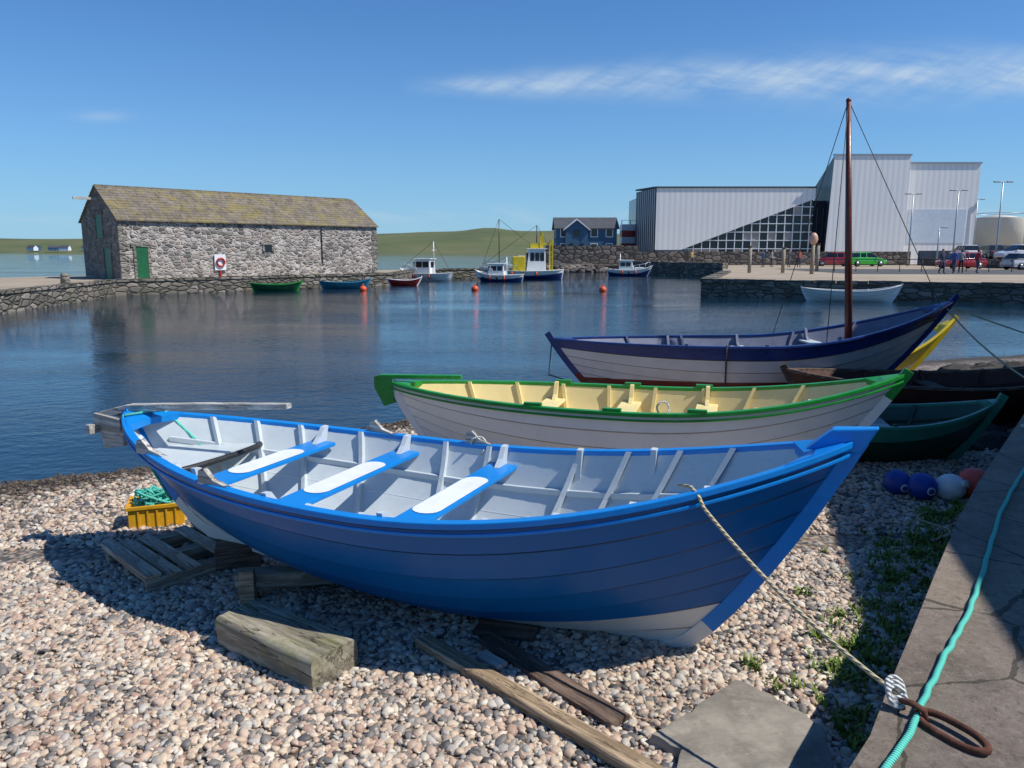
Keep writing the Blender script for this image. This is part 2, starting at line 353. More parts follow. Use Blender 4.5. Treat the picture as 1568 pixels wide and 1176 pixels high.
# ---------------------------------------------------------------- water + beach
mesh('harbour_water',[(-4000,-60,0),(4000,-60,0),(4000,6000,0),(-4000,6000,0)],[(0,1,2,3)],water_m)
WX=[-30,-14,-5.3,-4.05,-2.9,-1.65,.6,4,10,16,30]; WY=[1,4.6,7.5,8.1,9.2,10.4,12.2,14.4,17,19,23]
def yw(x):
    for i in range(len(WX)-1):
        if x<=WX[i+1]:
            t=max(0,(x-WX[i])/(WX[i+1]-WX[i])); return WY[i]+(WY[i+1]-WY[i])*t
    return WY[-1]
def gz(x,y):
    d=(yw(x)-y)*.78
    z=(.03*d+.03*min(d,.8)) if d>0 else .14*d
    z=min(z,.215+.006*max(0,d-6.5)); z=max(z,-1.5)
    return z+.012*mn.noise(Vector((x*1.1,y*1.1,0)))+.006*mn.noise(Vector((x*4,y*4,3)))
def grid(name,x0,x1,y0,y1,st,mat,f,smooth=True,keep=None):
    nx=int((x1-x0)/st)+1; ny=int((y1-y0)/st)+1
    V=[(x0+i*st,y0+j*st,f(x0+i*st,y0+j*st)) for j in range(ny) for i in range(nx)]
    F=[]
    for j in range(ny-1):
        for i in range(nx-1):
            if keep is None or keep(x0+i*st,y0+j*st): F.append((j*nx+i,j*nx+i+1,(j+1)*nx+i+1,(j+1)*nx+i))
    return mesh(name,V,F,mat,None,smooth=smooth)
grid('shingle_beach',-24,24,-6,26,.16,beach_m,gz)

pc=bpy.data.collections.new('pebble_shapes')
for k in range(9):
    bm=bmesh.new(); bmesh.ops.create_icosphere(bm,subdivisions=2,radius=1)
    sc=Vector((1,random.uniform(.6,.95),random.uniform(.35,.65))); off=Vector((k*7.3,0,0))
    for vv in bm.verts:
        n=mn.noise(vv.co*1.1+off); vv.co*=1+.45*n
        vv.co=Vector((vv.co.x*sc.x,vv.co.y*sc.y,vv.co.z*sc.z))
    me=bpy.data.meshes.new('pebble'); bm.to_mesh(me); bm.free()
    me.polygons.foreach_set('use_smooth',[True]*len(me.polygons)); me.materials.append(pebble_m)
    pc.objects.link(bpy.data.objects.new('pebble',me))
def scatter(obj,coll,dens,smin,smax,seed=1):
    ng=bpy.data.node_groups.new('scatter','GeometryNodeTree')
    ng.interface.new_socket('Geometry',in_out='INPUT',socket_type='NodeSocketGeometry')
    ng.interface.new_socket('Geometry',in_out='OUTPUT',socket_type='NodeSocketGeometry')
    gi=ng.nodes.new('NodeGroupInput'); go=ng.nodes.new('NodeGroupOutput')
    d=ng.nodes.new('GeometryNodeDistributePointsOnFaces'); d.inputs['Density'].default_value=dens; d.inputs['Seed'].default_value=seed
    ci=ng.nodes.new('GeometryNodeCollectionInfo'); ci.inputs['Collection'].default_value=coll; ci.inputs['Separate Children'].default_value=True; ci.inputs['Reset Children'].default_value=True
    ip=ng.nodes.new('GeometryNodeInstanceOnPoints'); ip.inputs['Pick Instance'].default_value=True
    rv=ng.nodes.new('FunctionNodeRandomValue'); rv.data_type='FLOAT_VECTOR'; rv.inputs[0].default_value=(-.6,-.6,0); rv.inputs[1].default_value=(.6,.6,6.28)
    rs=ng.nodes.new('FunctionNodeRandomValue'); rs.data_type='FLOAT'; rs.inputs[2].default_value=0; rs.inputs[3].default_value=1; rs.inputs['Seed'].default_value=5
    pw=ng.nodes.new('ShaderNodeMath'); pw.operation='POWER'; pw.inputs[1].default_value=2.2
    ma=ng.nodes.new('ShaderNodeMath'); ma.operation='MULTIPLY_ADD'; ma.inputs[1].default_value=smax-smin; ma.inputs[2].default_value=smin
    L=ng.links.new
    L(gi.outputs[0],d.inputs[0]); L(d.outputs['Points'],ip.inputs['Points']); L(ci.outputs[0],ip.inputs['Instance'])
    L(rs.outputs[1],pw.inputs[0]); L(pw.outputs[0],ma.inputs[0])
    L(rv.outputs[0],ip.inputs['Rotation']); L(ma.outputs[0],ip.inputs['Scale']); L(ip.outputs[0],go.inputs[0])
    mo=obj.modifiers.new('s','NODES'); mo.node_group=ng
def kp(x,y):
    return abs(x)<.72*y+.5 and y<yw(x)+.15 and x<1.06+(y-2.17)*.74+.3
g1o=grid('beach_pebbles',-6.5,3.6,1.7,5.6,.3,beach_m,lambda x,y:gz(x,y)+.006,keep=kp); scatter(g1o,pc,2200,.012,.036)
g2o=grid('beach_pebbles',-8.5,6.5,5.6,13.4,.3,beach_m,lambda x,y:gz(x,y)+.004,keep=kp); scatter(g2o,pc,900,.015,.040,3)

# ---------------------------------------------------------------- quays
prism('stone_quay',[(-2.2,-3),(1.02,2.13),(1.20,2.34),(1.38,2.6),(1.78,3.16),(2.12,3.64),(2.7,4.45),(3.27,5.2),(4.98,7.35),(9,12.5),(17,20),(28,27),(40,29),(120,12),(120,-30),(-2.2,-30)],-1,.75,[quay_top,quay_stone])
prism('harbour_ground',[(10,41),(25,34.5),(40,29),(120,12),(400,60),(400,300),(2,300),(2,100),(4,92),(13,90),(13.5,80),(19,70),(16,59)],-1,.75,[tan_ground,quay_stone])
prism('harbour_pier',[(-19,20),(-19.4,29),(-21.0,41.2),(-8.2,54.6),(-8,66),(3.5,72),(3.5,74),(-9,69),(-15,62),(-30,50),(-34,40),(-30,20)],-1,.75,[tan_ground,quay_stone])
def coping(name,pts,z,wd,hh,mat):
    V=[];F=[]
    for a,b2 in zip(pts[:-1],pts[1:]):
        a=Vector((*a,0));b2=Vector((*b2,0));d=(b2-a);L=d.length;d.normalize();nrm=Vector((-d.y,d.x,0))
        k=0
        while k<L-.3:
            l=min(random.uniform(.8,1.5),L-k); p=a+d*(k+.01);q=a+d*(k+l-.02); hz=hh+random.uniform(-.02,.02)
            n=len(V)
            for zz in (z-.02,z+hz):
                for pt in (p-nrm*.05,q-nrm*.05,q+nrm*wd,p+nrm*wd): V.append((pt.x,pt.y,zz))
            F+=[tuple(i+n for i in f) for f in BF]; k+=l
    return mesh(name,V,F,mat)
coping('pier_coping',[(-19,20),(-19.4,29),(-21.0,41.2),(-8.2,54.6),(-8,66),(3.5,72)],.75,.5,.12,quay_stone)
coping('quay_coping',[(16,59),(10,41)],.75,.6,.16,quay_stone)
coping('quay_coping',[(10,41),(25,34.5),(40,29)],.75,.6,.16,quay_stone)
coping('seawall_coping',[(19,70),(13.5,80),(13,90)][::-1],.75,.6,.55,quay_stone)

# ---------------------------------------------------------------- boat builder
def make_boat(name,stern,bow,kz,B,g0,gb,gs,smats,inner,gun,keelm,rb=1.1,rs=.8,ribs=(),thwarts=(),tcol=None,gw=.032,e=.013,NS=44,pb=2.3,ps=2.2,thw=.2,stem_h=.07,heel=0,bp=2.3,panel=None,boards=True,roundp=.7,guard=None,lift=0,white_to=.13,bpow=.92):
    bow=Vector(bow);stern=Vector(stern);d=bow-stern;L=d.length;c=(bow+stern)/2
    E=empty(name,(c.x,c.y,kz)); E.rotation_euler=(heel,0,math.atan2(d.y,d.x))
    n=len(smats)
    def g(s): return g0+(gb-g0)*s**pb if s>=0 else g0+(gs-g0)*(-s)**ps
    def kk(s): return .04*abs(s)**3+lift*(1-s)/2
    def xe(sg,v):
        v=max(v,0); r=rb if sg>0 else rs
        return L/2-r*(1-v**roundp)
    def P(s,u,off=0,side=1):
        w=(1-s*s)*.92; a=1.28
        def sec(u):
            return ((1-w)*u+w*math.sin(u*a)/math.sin(a), (1-w)*u+w*(1-math.cos(u*a))/(1-math.cos(a)))
        ys,zf=sec(u); b=B/2*max(0,1-abs(s)**bp)**bpow
        G=g(s);K=kk(s); y=b*ys; z=K+(G-K)*zf
        if off:
            y2,z2=sec(u+.01); y1,z1=sec(u-.01) if u>.01 else sec(u)
            dy=(y2-y1)*b; dz=(z2-z1)*(G-K); l=math.hypot(dy,dz) or 1
            y+=off*dz/l; z-=off*dy/l
        x=s*xe(1 if s>=0 else -1,zf)
        return Vector((x,side*max(y,0),z))
    SS=[math.sin(math.pi/2*(-1+2*i/NS)) *.55+(-1+2*i/NS)*.45 for i in range(NS+1)]
    V=[];F=[];fm=[];rows=4
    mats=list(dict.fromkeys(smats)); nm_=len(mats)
    allm=mats+[LAP_SHADE.get(m_,lap_shade_dark) for m_ in mats]
    for side in (1,-1):
        for j in range(n):
            st=len(V)
            if j==0: levels=[(0,0.0)]+[((1/n)*r/(rows-1),None) for r in range(rows)]
            else: levels=[(j/n,-.002),(j/n,e*.55),(j/n+.013,e)]+[(j/n+(1/n)*r/(rows-1),None) for r in range(1,rows)]
            for li,(u,o) in enumerate(levels):
                for s in SS:
                    if o is None:
                        fr=(u-j/n)*n; oo=e*(1-fr)*(1-abs(s)**10)
                    else: oo=o*(1-abs(s)**10)
                    V.append(P(s,u,oo,side))
            for li in range(len(levels)-1):
                for i in range(NS):
                    a0=st+li*(NS+1)+i
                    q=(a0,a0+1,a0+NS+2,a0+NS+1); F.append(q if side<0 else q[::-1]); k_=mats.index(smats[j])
                    fm.append(k_+nm_ if (j>0 and li<2) else k_)  # ledge and chamfer get the painted lap shade
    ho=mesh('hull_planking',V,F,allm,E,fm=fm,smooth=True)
    es=ho.modifiers.new('es','EDGE_SPLIT'); es.split_angle=R(20)
    V=[];F=[]
    for side in (1,-1):
        st=len(V); r2=10
        for r in range(r2+1):
            for s in SS: V.append(P(s*.985,max(.03,r/r2),-.02,side))
        for r in range(r2):
            for i in range(NS):
                a0=st+r*(NS+1)+i; q=(a0,a0+1,a0+NS+2,a0+NS+1); F.append(q if side>0 else q[::-1])
    mesh('inner_hull',V,F,inner,E,smooth=True)
    def rail(nm,u,yo0,yo1,zo0,zo1,mat,smax=1.0,smin=-1.0):
        V=[];F=[]
        for side in (1,-1):
            st=len(V);cnt=0
            for s in SS:
                if s>smax or s<smin: continue
                p=P(s,u,0,side); cnt+=1
                for yo,zo in ((yo0,zo0),(yo1,zo0),(yo1,zo1),(yo0,zo1)):
                    V.append((p.x,side*(abs(p.y)+yo),p.z+zo))
            for i in range(cnt-1):
                for k in range(4):
                    a0=st+i*4+k;b0=st+i*4+(k+1)%4; q=(a0,b0,b0+4,a0+4); F.append(q if side<0 else q[::-1])
        return mesh(nm,V,F,mat,E,bevel=.005)
    rail('gunwale',1,-gw,gw,-.020,.014,gun)
    if guard: rail('rubbing_strake',1,gw*.3,gw*.3+.018,-.062,-.042,guard)
    if gw>.02 and ribs:
        rail('inwale_stringer',.80,-.045,-.018,-.02,.02,inner,.93,-.93)
        for u_ in (.35,.5,.65): rail('plank_edge_inside',u_,-.026,-.016,-.008,.008,inner,.9,-.9)
    path=[]
    T=[1.0+stem_h/ max(.3,gs)]+[1-i/12 for i in range(13)]
    def stp(sg,v):
        G=g(sg);K=kk(sg); return (sg*xe(sg,v),K+(G-K)*v)
    for v in T: path.append(stp(-1,v))
    for i in range(1,20):
        s=-1+2*i/20; path.append((s*xe(1 if s>0 else -1,0),kk(s)))
    T2=[i/12 for i in range(13)]+[1.0+stem_h/max(.3,gb)]
    for v in T2: path.append(stp(1,v))
    V=[];F=[]
    for i,(x,z) in enumerate(path):
        a=path[max(0,i-1)];b2=path[min(len(path)-1,i+1)]; t=Vector((b2[0]-a[0],b2[1]-a[1])).normalized(); nr=Vector((t.y,-t.x))
        for yy,o in ((-.026,-.03),(.026,-.03),(.017,.055),(-.017,.055)):
            V.append((x+nr.x*o,yy,z+nr.y*o))
    for i in range(len(path)-1):
        for k in range(4):
            F.append((i*4+k,i*4+(k+1)%4,i*4+4+(k+1)%4,i*4+4+k))
    F.append((0,1,2,3));F.append(tuple(len(V)-4+k for k in range(4)))
    fm=[]
    zc=white_to*gb
    km=[keelm,gun] if gun is not keelm else [keelm]
    for f in F:
        z=sum(V[i][2] for i in f)/len(f); xc=sum(V[i][0] for i in f)/len(f)
        fm.append(1 if (z>zc+(lift if xc<0 else 0) and len(km)>1) else 0)
    mesh('keel_and_stems',V,F,km,E,fm=fm,bevel=.004)
    for sg in (1,-1):
        pts=[]
        for side in (1,-1):
            for s in (1.0,.93,.88):
                p=P(sg*s,1,0,side); pts.append(p)
        o=[pts[2],pts[1],pts[0],pts[4],pts[5]]
        mid=(pts[2]+pts[5])/2; mid.x+=sg*.08
        o.append(mid)
        V=[(p.x,p.y,p.z+.018) for p in o]+[(p.x,p.y,p.z-.03) for p in o]
        k=len(o); F=[tuple(range(k)),tuple(range(2*k-1,k-1,-1))]+[(i,(i+1)%k,k+(i+1)%k,k+i) for i in range(k)]
        mesh('breasthook',V,F,gun,E)
    for s in ribs:
        V=[];F=[];w=.016
        for side in (1,-1):
            st=len(V); UU=[.05+.95*i/12 for i in range(13)]
            for u in UU:
                for dx,off in ((-w,-.018),(w,-.018),(w,-.055),(-w,-.055)):
                    p=P(s,min(u,1.0),off,side); V.append((p.x+dx,p.y,p.z))
            for i in range(12):
                for k in range(4): F.append((st+i*4+k,st+i*4+(k+1)%4,st+i*4+4+(k+1)%4,st+i*4+4+k))
            F.append(tuple(st+48+k for k in range(4)))
        mesh('rib',V,F,inner,E)
    def hw(s,z):
        lo=0;hi=1
        for _ in range(20):
            m=(lo+hi)/2
            if P(s,m).z<z: lo=m
            else: hi=m
        return P(s,lo).y
    for s,dz in thwarts:
        z=g(s)-dz; h=hw(s,z)-.02; x=P(s,.8).x; tw=thw
        V=bverts(x-tw/2,x+tw/2,-h,h,z-.03,z)
        mesh('thwart',V,BF,tcol or gun,E,bevel=.006)
        if panel:
            pts=[];hl=h*.40;wd=tw/2-.012
            for k in range(9): a=math.pi*k/8; pts.append((x+math.cos(a)*wd,hl+math.sin(a)*wd*.9))
            for k in range(9): a=math.pi+math.pi*k/8; pts.append((x+math.cos(a)*wd,-hl+math.sin(a)*wd*.9))
            V=[(a,b3,z+.0035) for a,b3 in pts]; mesh('thwart_panel',V,[tuple(range(len(V)))],panel,E)
        for side in (1,-1):
            V=[];
            for dx in (-.018,.018):
                V+=[(x+dx,side*(h-.13),z+.002),(x+dx,side*(h+.0),z+.002),(x+dx,side*(hw(s,g(s)-.01)-.02),g(s)+.03),(x+dx,side*(hw(s,g(s)-.01)-.07),g(s)+.025),(x+dx,side*(h-.07),z+.05)]
            F=[(0,1,2,3,4),(9,8,7,6,5)]+[(i,(i+1)%5,5+(i+1)%5,5+i) for i in range(5)]
            mesh('thwart_knee',V,F,inner,E)
    if boards:
        for yy in (-.30,-.18,-.06,.06,.18,.30):
            z=.13+lift*.8+abs(yy)*.18; ok=[]
            for i in range(-30,31):
                s=i/50
                if hw(s,z-.02)>abs(yy)+.075 and z>kk(s)+.05: ok.append(P(s,.2).x)
            if len(ok)<6: continue
            mesh('bottom_board',bverts(min(ok)+.05,max(ok)-.05,yy-.052,yy+.052,z,z+.018),BF,inner,E,bevel=.004)
    return E,P,g,hw,L

# ---- blue boat
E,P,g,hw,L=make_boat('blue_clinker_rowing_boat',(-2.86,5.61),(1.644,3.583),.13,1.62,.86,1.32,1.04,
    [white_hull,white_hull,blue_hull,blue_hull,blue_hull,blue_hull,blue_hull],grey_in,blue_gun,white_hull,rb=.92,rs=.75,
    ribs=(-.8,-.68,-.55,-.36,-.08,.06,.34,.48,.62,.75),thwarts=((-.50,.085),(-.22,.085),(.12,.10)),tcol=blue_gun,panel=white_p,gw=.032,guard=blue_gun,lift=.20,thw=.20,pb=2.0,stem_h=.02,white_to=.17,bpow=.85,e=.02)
h=g(1)
V=[(L/2-.22,-.045,h-.05),(L/2+.03,-.03,h-.05),(L/2+.10,-.03,h+.08),(L/2-.10,-.045,h+.06),(L/2-.22,.045,h-.05),(L/2+.03,.03,h-.05),(L/2+.10,.03,h+.08),(L/2-.10,.045,h+.06)]
mesh('stem_head',V,[(0,1,2,3),(7,6,5,4),(0,4,5,1),(1,5,6,2),(2,6,7,3),(3,7,4,0)],blue_gun,E,bevel=.008)
for s in (.34,.55):
    p=P(s,1,0,1); V=[]
    for dx in (-.018,.018): V+=[(p.x+dx,p.y-.10,p.z-.22),(p.x+dx,p.y-.03,p.z-.22),(p.x+dx,p.y-.02,p.z+.03),(p.x+dx,p.y-.065,p.z+.025)]
    mesh('rib_head',V,[(0,1,2,3),(7,6,5,4)]+[(i,(i+1)%4,4+(i+1)%4,4+i) for i in range(4)],grey_in,E)
xs=-.70; xx=P(xs,.8).x; z=g(xs)-.15; hh=hw(xs,z)-.02
V=[(xx,-hh,z),(xx,hh,z)]
for s in (-.78,-.86,-.93): V.append((P(s,.8).x,hw(s,z)-.015,z))
for s in (-.93,-.86,-.78): V.append((P(s,.8).x,-hw(s,z)+.015,z))
nV=len(V); V+= [(a,b3,c3-.025) for a,b3,c3 in V]
mesh('stern_seat',V,[tuple(range(nV))]+[(i,(i+1)%nV,nV+(i+1)%nV,nV+i) for i in range(nV)],grey_in,E)
tube('stern_beam',[(xx+.03+.06*math.sin(t),-hh*math.cos(t)*.98,z-.0) for t in [math.pi*i/12 for i in range(13)]],.022,black_m,E)
gsx=g(-1)
V=[(-L/2-.04,gsx-.26),(-L/2-.26,gsx-.30),(-L/2-.30,gsx-.04),(-L/2-.02,gsx-.03)]
mesh('rudder_head',[(x,-.03,z_) for x,z_ in V]+[(x,.03,z_) for x,z_ in V],[(0,1,2,3),(7,6,5,4),(0,4,5,1),(1,5,6,2),(2,6,7,3),(3,7,4,0)],grey_wood,E,bevel=.01)
for sy in (-.048,.048): obox('rudder_cheek',(-L/2-.16,sy,gsx-.08),(.28,.03,.09),(0,.1,0),grey_wood,E)
obox('cross_piece',(-L/2-.30,0,gsx-.14),(.05,.24,.07),(0,0,0),grey_wood,E)
V=[];TL=[(-L/2-.27,0,gsx-.045,.040),(-L/2+.0,.02,gsx+.03,.038),(-L/2+.6,.10,gsx+.075,.034),(-L/2+1.35,.20,gsx+.12,.028)]
for x_,y_,z_,r_ in TL: V+=[(x_,y_-r_,z_-r_*.7),(x_,y_+r_,z_-r_*.7),(x_,y_+r_,z_+r_*.7),(x_,y_-r_,z_+r_*.7)]
F=[(0,3,2,1),(12,13,14,15)]+[(i*4+k,i*4+(k+1)%4,i*4+4+(k+1)%4,i*4+4+k) for i in range(3) for k in range(4)]
mesh('tiller',V,F,grey_wood,E,bevel=.006)
for s,side in ((-.66,-1),(-.36,-1),(-.30,1),(.02,1)):
    p=P(s,1,0,side)
    V=[(p.x-.10,p.y-.02,p.z+.014),(p.x+.09,p.y-.02,p.z+.014),(p.x+.01,p.y-.02,p.z+.035),(p.x-.06,p.y-.02,p.z+.10),(p.x-.09,p.y-.02,p.z+.085)]
    V+=[(a,b3+.035,c3) for a,b3,c3 in V]
    mesh('thole_block',V,[(0,1,2,3,4),(9,8,7,6,5)]+[(i,(i+1)%5,5+(i+1)%5,5+i) for i in range(5)],grey_wood,E,bevel=.006)
tube('stern_lashing',[P(-.95,1,0,-1)+Vector((0,.0,.03)),P(-.93,1,0,1)+Vector((0,.0,.03)),P(-.88,1,0,1)+Vector((.05,-.05,-.1)),P(-.82,.7,0,1)+Vector((0,-.04,0))],.010,rope_teal,E)
tube('stern_rope',[P(-.96,1,0,-1)+Vector((0,-.02,.02)),P(-.95,.8,0,-1)+Vector((0,-.04,0)),P(-.95,.3,0,-1)+Vector((-.05,-.06,0))],.009,rope_teal,E)
def loop(c,r,k=14): return [Vector(c)+Vector((math.cos(2*math.pi*i/k)*r,math.sin(4*math.pi*i/k)*r*.4,math.sin(2*math.pi*i/k)*r*1.2)) for i in range(k+1)]
tube('rope_knot',loop(P(.0,1,0,1)+Vector((.05,-.02,.0)),.055),.007,rope_white,E)
def W(E,p): return Matrix.Translation(E.location)@E.rotation_euler.to_matrix().to_4x4()@Vector(p)
a=W(E,P(.72,1,0,-1)+Vector((0,.05,.03)))
ro=tube('mooring_rope',[W(E,P(.72,1,0,-1)+Vector((-.07,.12,.01))),a,a+Vector((.02,-.07,-.02))]+sag(a+Vector((.04,-.1,-.07)),(1.37,2.50,.80),.05,20),.0085,rope_tan)
for k in range(3):
    tube('rope_knot',[Vector((1.36,2.49,.80))+Vector((math.cos(t)*.03,math.sin(t)*.02+.01*k,math.sin(t)*.03+.012*k)) for t in [i*.6 for i in range(12)]],.008,rope_white,ro)
Rg=empty('rusty_mooring_ring')
ang=R(-62); cx,cy=1.47,2.34
pts=[]
for i in range(28):
    t=2*math.pi*i/28; lx=.10*math.cos(t)+(.02 if math.cos(t)>0 else -.02); ly=.038*math.sin(t)
    pts.append((cx+lx*math.cos(ang)-ly*math.sin(ang),cy+lx*math.sin(ang)+ly*math.cos(ang),.768+.01*math.sin(t)))
tube('link',pts,.013,rust,Rg,closed=True,n=10)
tube('staple',[(1.39,2.50,.74),(1.37,2.48,.79),(1.39,2.45,.80),(1.42,2.42,.79),(1.43,2.42,.74)],.012,rust,Rg)
pts=[(4.9,7.0,.765),(4.3,6.15,.765),(3.77,5.47,.765),(3.1,4.65,.765),(2.46,3.78,.765),(2.05,3.22,.765),(1.73,2.84,.765),(1.46,2.5,.765),(1.30,2.30,.765),(1.13,2.12,.765),(.9,1.8,.765),(.7,1.5,.765)]
def smoothpts(p,k=6,j=.012):
    out=[]
    for i in range(len(p)-1):
        p0=Vector(p[max(0,i-1)]);p1=Vector(p[i]);p2=Vector(p[i+1]);p3=Vector(p[min(len(p)-1,i+2)])
        for q in range(k):
            t=q/k; v=.5*((2*p1)+(p2-p0)*t+(2*p0-5*p1+4*p2-p3)*t*t+(3*p1-p0-3*p2+p3)*t**3)
            out.append(v+Vector((random.uniform(-j,j)*.4,random.uniform(-j,j)*.4,0)))
    out.append(Vector(p[-1])); return out
tube('turquoise_rope',smoothpts(pts),.012,rope_teal)

# ---- white boat with green gunwale
E2,P2,g2,hw2,L2=make_boat('white_clinker_boat_green_gunwale',(-1.22,7.73),(3.3,6.4),.13,1.34,.86,1.19,.90,
    [white_b]*8,cream_in,green_gun,white_b,rb=1.0,rs=.7,ribs=(-.7,-.5,-.3,-.1,.1,.3,.5,.68),thwarts=((-.35,.14),(.0,.14),(.35,.14)),tcol=cream_in,gw=.030,stem_h=.05,guard=green_gun,white_to=.8,e=.022)
g2s=g2(-1)
V=[(-L2/2+.02,g2s-.20),(-L2/2-.08,g2s-.23),(-L2/2-.18,g2s-.05),(-L2/2-.18,g2s+.05),(-L2/2+.0,g2s+.07)]
mesh('rudder_head',[(x,-.03,z_) for x,z_ in V]+[(x,.03,z_) for x,z_ in V],[(0,1,2,3,4),(9,8,7,6,5)]+[(i,(i+1)%5,5+(i+1)%5,5+i) for i in range(5)],green_gun,E2,bevel=.01)
obox('tiller',(-L2/2+.30,.03,g2s+.07),(.85,.06,.04),(0,-.02,.1),green_gun,E2)
tube('rope_coil',loop(P2(-.62,.75)+Vector((0,-.1,.05)),.05),.018,old_wood,E2)
tube('rope_knot',loop(P2(.18,1,0,-1)+Vector((0,.02,.05)),.05),.008,rope_white,E2)
for s,side in ((-.3,-1),(0,-1),(.3,-1),(-.3,1),(0,1),(.3,1)):
    p=P2(s,1,0,side); obox('thole_pad',(p.x,p.y,p.z+.028),(.16,.05,.03),(0,0,0),green_gun,E2)

# ---- navy / white boat with mast
E3,P3,g3,hw3,L3=make_boat('white_navy_clinker_sailboat',(.57,10.9),(6.26,11.0),.24,1.45,.84,1.40,.88,
    [dark_red,grey_hull,grey_hull,grey_hull,grey_hull,grey_hull,navy],dark_in,navy,dark_red,rb=1.4,rs=.8,ribs=(-.6,-.3,0,.3,.6),thwarts=((-.4,.14),(0,.14),(.4,.14)),tcol=grey_in,gw=.035,stem_h=.1,e=.022,pb=1.9,white_to=.25)
mb=(4.87-3.415,0,.21); mt=(4.58-3.415,0,4.13)
tube('mast',[mb,Vector(mb).lerp(Vector(mt),.5),mt],.05,mast_m,E3,n=12,rf=[.055,.048,.030])
sphere('mast_cap',mt,.035,mast_m,E3)
for p in (P3(.28,1,0,-1),P3(.20,1,0,1),P3(.96,1,0,1)):
    tube('stay',[mt,Vector(mt).lerp(p,.5),p],.006,black_m,E3,n=5)
tube('rope',[P3(-.2,1,0,-1)+Vector((0,-.05,.03)),P3(-.2,.85,.03,-1),P3(-.2,.6,.03,-1),P3(-.2,.35,.03,-1)],.012,rope_dark,E3)
tube('stern_rope',[P3(-1,1),P3(-1,1)+Vector((-.05,-.1,-.5)),P3(-.9,0)+Vector((.1,-.3,0))],.01,rope_dark,E3)
obox('name_board',tuple(P3(.84,.93,.02,-1)),(.42,.012,.07),(0,-.22,.28),dark_wood,E3)
for s in (-.5,-.1,.3): obox('keel_chock',tuple(P3(s,0)-Vector((0,0,.11))),(.3,.3,.13),(0,0,.1),dark_wood,E3)
a=W(E3,P3(.97,1)); 
tube('mooring_rope',sag(a,(8.2,9.7,.85),.05),.011,rope_tan)
tube('mooring_rope',sag(a,(5.6,7.5,.85),.15),.011,rope_tan)
make_boat('yellow_clinker_boat',(2.6,12.3),(6.95,12.1),.08,1.3,.5,1.22,.6,[white_b,white_b,white_b,yellow_p,yellow_p,yellow_p],grey_in,yellow_p,white_b,gw=.03,NS=30,stem_h=.05)
E5,P5,g5,hw5,L5=make_boat('dark_green_rowing_boat',(2.4,8.35),(5.0,7.75),.10,1.2,.52,.74,.6,[darkgreen]*4+[tealgreen],darkgreen,tealgreen,darkgreen,rb=.5,rs=.4,ribs=(-.5,0,.5),thwarts=((-.3,.12),(.2,.12)),tcol=grey_wood,gw=.03,NS=30)
redbrown=paint('reddish_brown_tarred_planks',(.075,.022,.014),.7,.4,4,.3)
make_boat('dark_red_brown_rowing_boat',(3.6,10.0),(7.4,9.5),.1,1.4,.62,.95,.72,[redbrown]*5,redbrown,dark_wood,dark_wood,rb=.6,rs=.5,ribs=(-.4,0,.4),thwarts=((0,.1),),tcol=dark_wood,gw=.03,NS=30)

# ---------------------------------------------------------------- beach objects
def ground(x,y,dz=0): return (x,y,gz(x,y)+dz)
def timber(name,c,size,rot,mat,seg=14,amp=.008):
    bm=bmesh.new(); bmesh.ops.create_cube(bm,size=1)
    bmesh.ops.subdivide_edges(bm,edges=bm.edges[:],cuts=seg,use_grid_fill=True)
    for v in bm.verts:
        p=Vector((v.co.x*size[0],v.co.y*size[1],v.co.z*size[2]))
        ex=max(0,abs(v.co.y)-.42)*max(0,abs(v.co.z)-.38)
        p.y*=1-ex*9; p.z*=1-ex*9
        p+=Vector((mn.noise(p*9)*amp*1.5,mn.noise(p*11+Vector((5,0,0)))*amp,mn.noise(Vector((p.x*3,p.y*26,9)))*amp*.9))
        v.co=p
    me=bpy.data.meshes.new(name); bm.to_mesh(me); bm.free(); me.materials.append(mat)
    me.polygons.foreach_set('use_smooth',[True]*len(me.polygons))
    o=link(bpy.data.objects.new(name,me)); es=o.modifiers.new('es','EDGE_SPLIT'); es.split_angle=R(40)
    o.location=c; o.rotation_euler=rot; return o
timber('timber_baulk',ground(-1.22,3.84,.09),(.80,.30,.18),(.02,.0,R(-36)),mossy)
def plank(name,a,b2,wd,th,mat,dz=.03):
    a=Vector(a);b2=Vector(b2);c=(a+b2)/2;d=b2-a
    za=gz(a.x,a.y);zb=gz(b2.x,b2.y)
    return timber(name,(c.x,c.y,(za+zb)/2+dz+th/2),(d.length,wd,th),(random.uniform(-.04,.04),math.atan2(za-zb,d.length),math.atan2(d.y,d.x)),mat,16,.004)
plank('timber_plank',(-.49,3.93),(.62,2.74),.10,.055,tan_wood,.015)
plank('timber_plank',(-.14,3.97),(.49,3.17),.125,.03,dark_wood,.018)
plank('timber_plank',(-.20,4.12),(.14,4.02),.16,.03,dark_wood,.015)
plank('timber_offcut',(-.16,3.78),(-.05,3.66),.07,.025,grey_wood,.02)
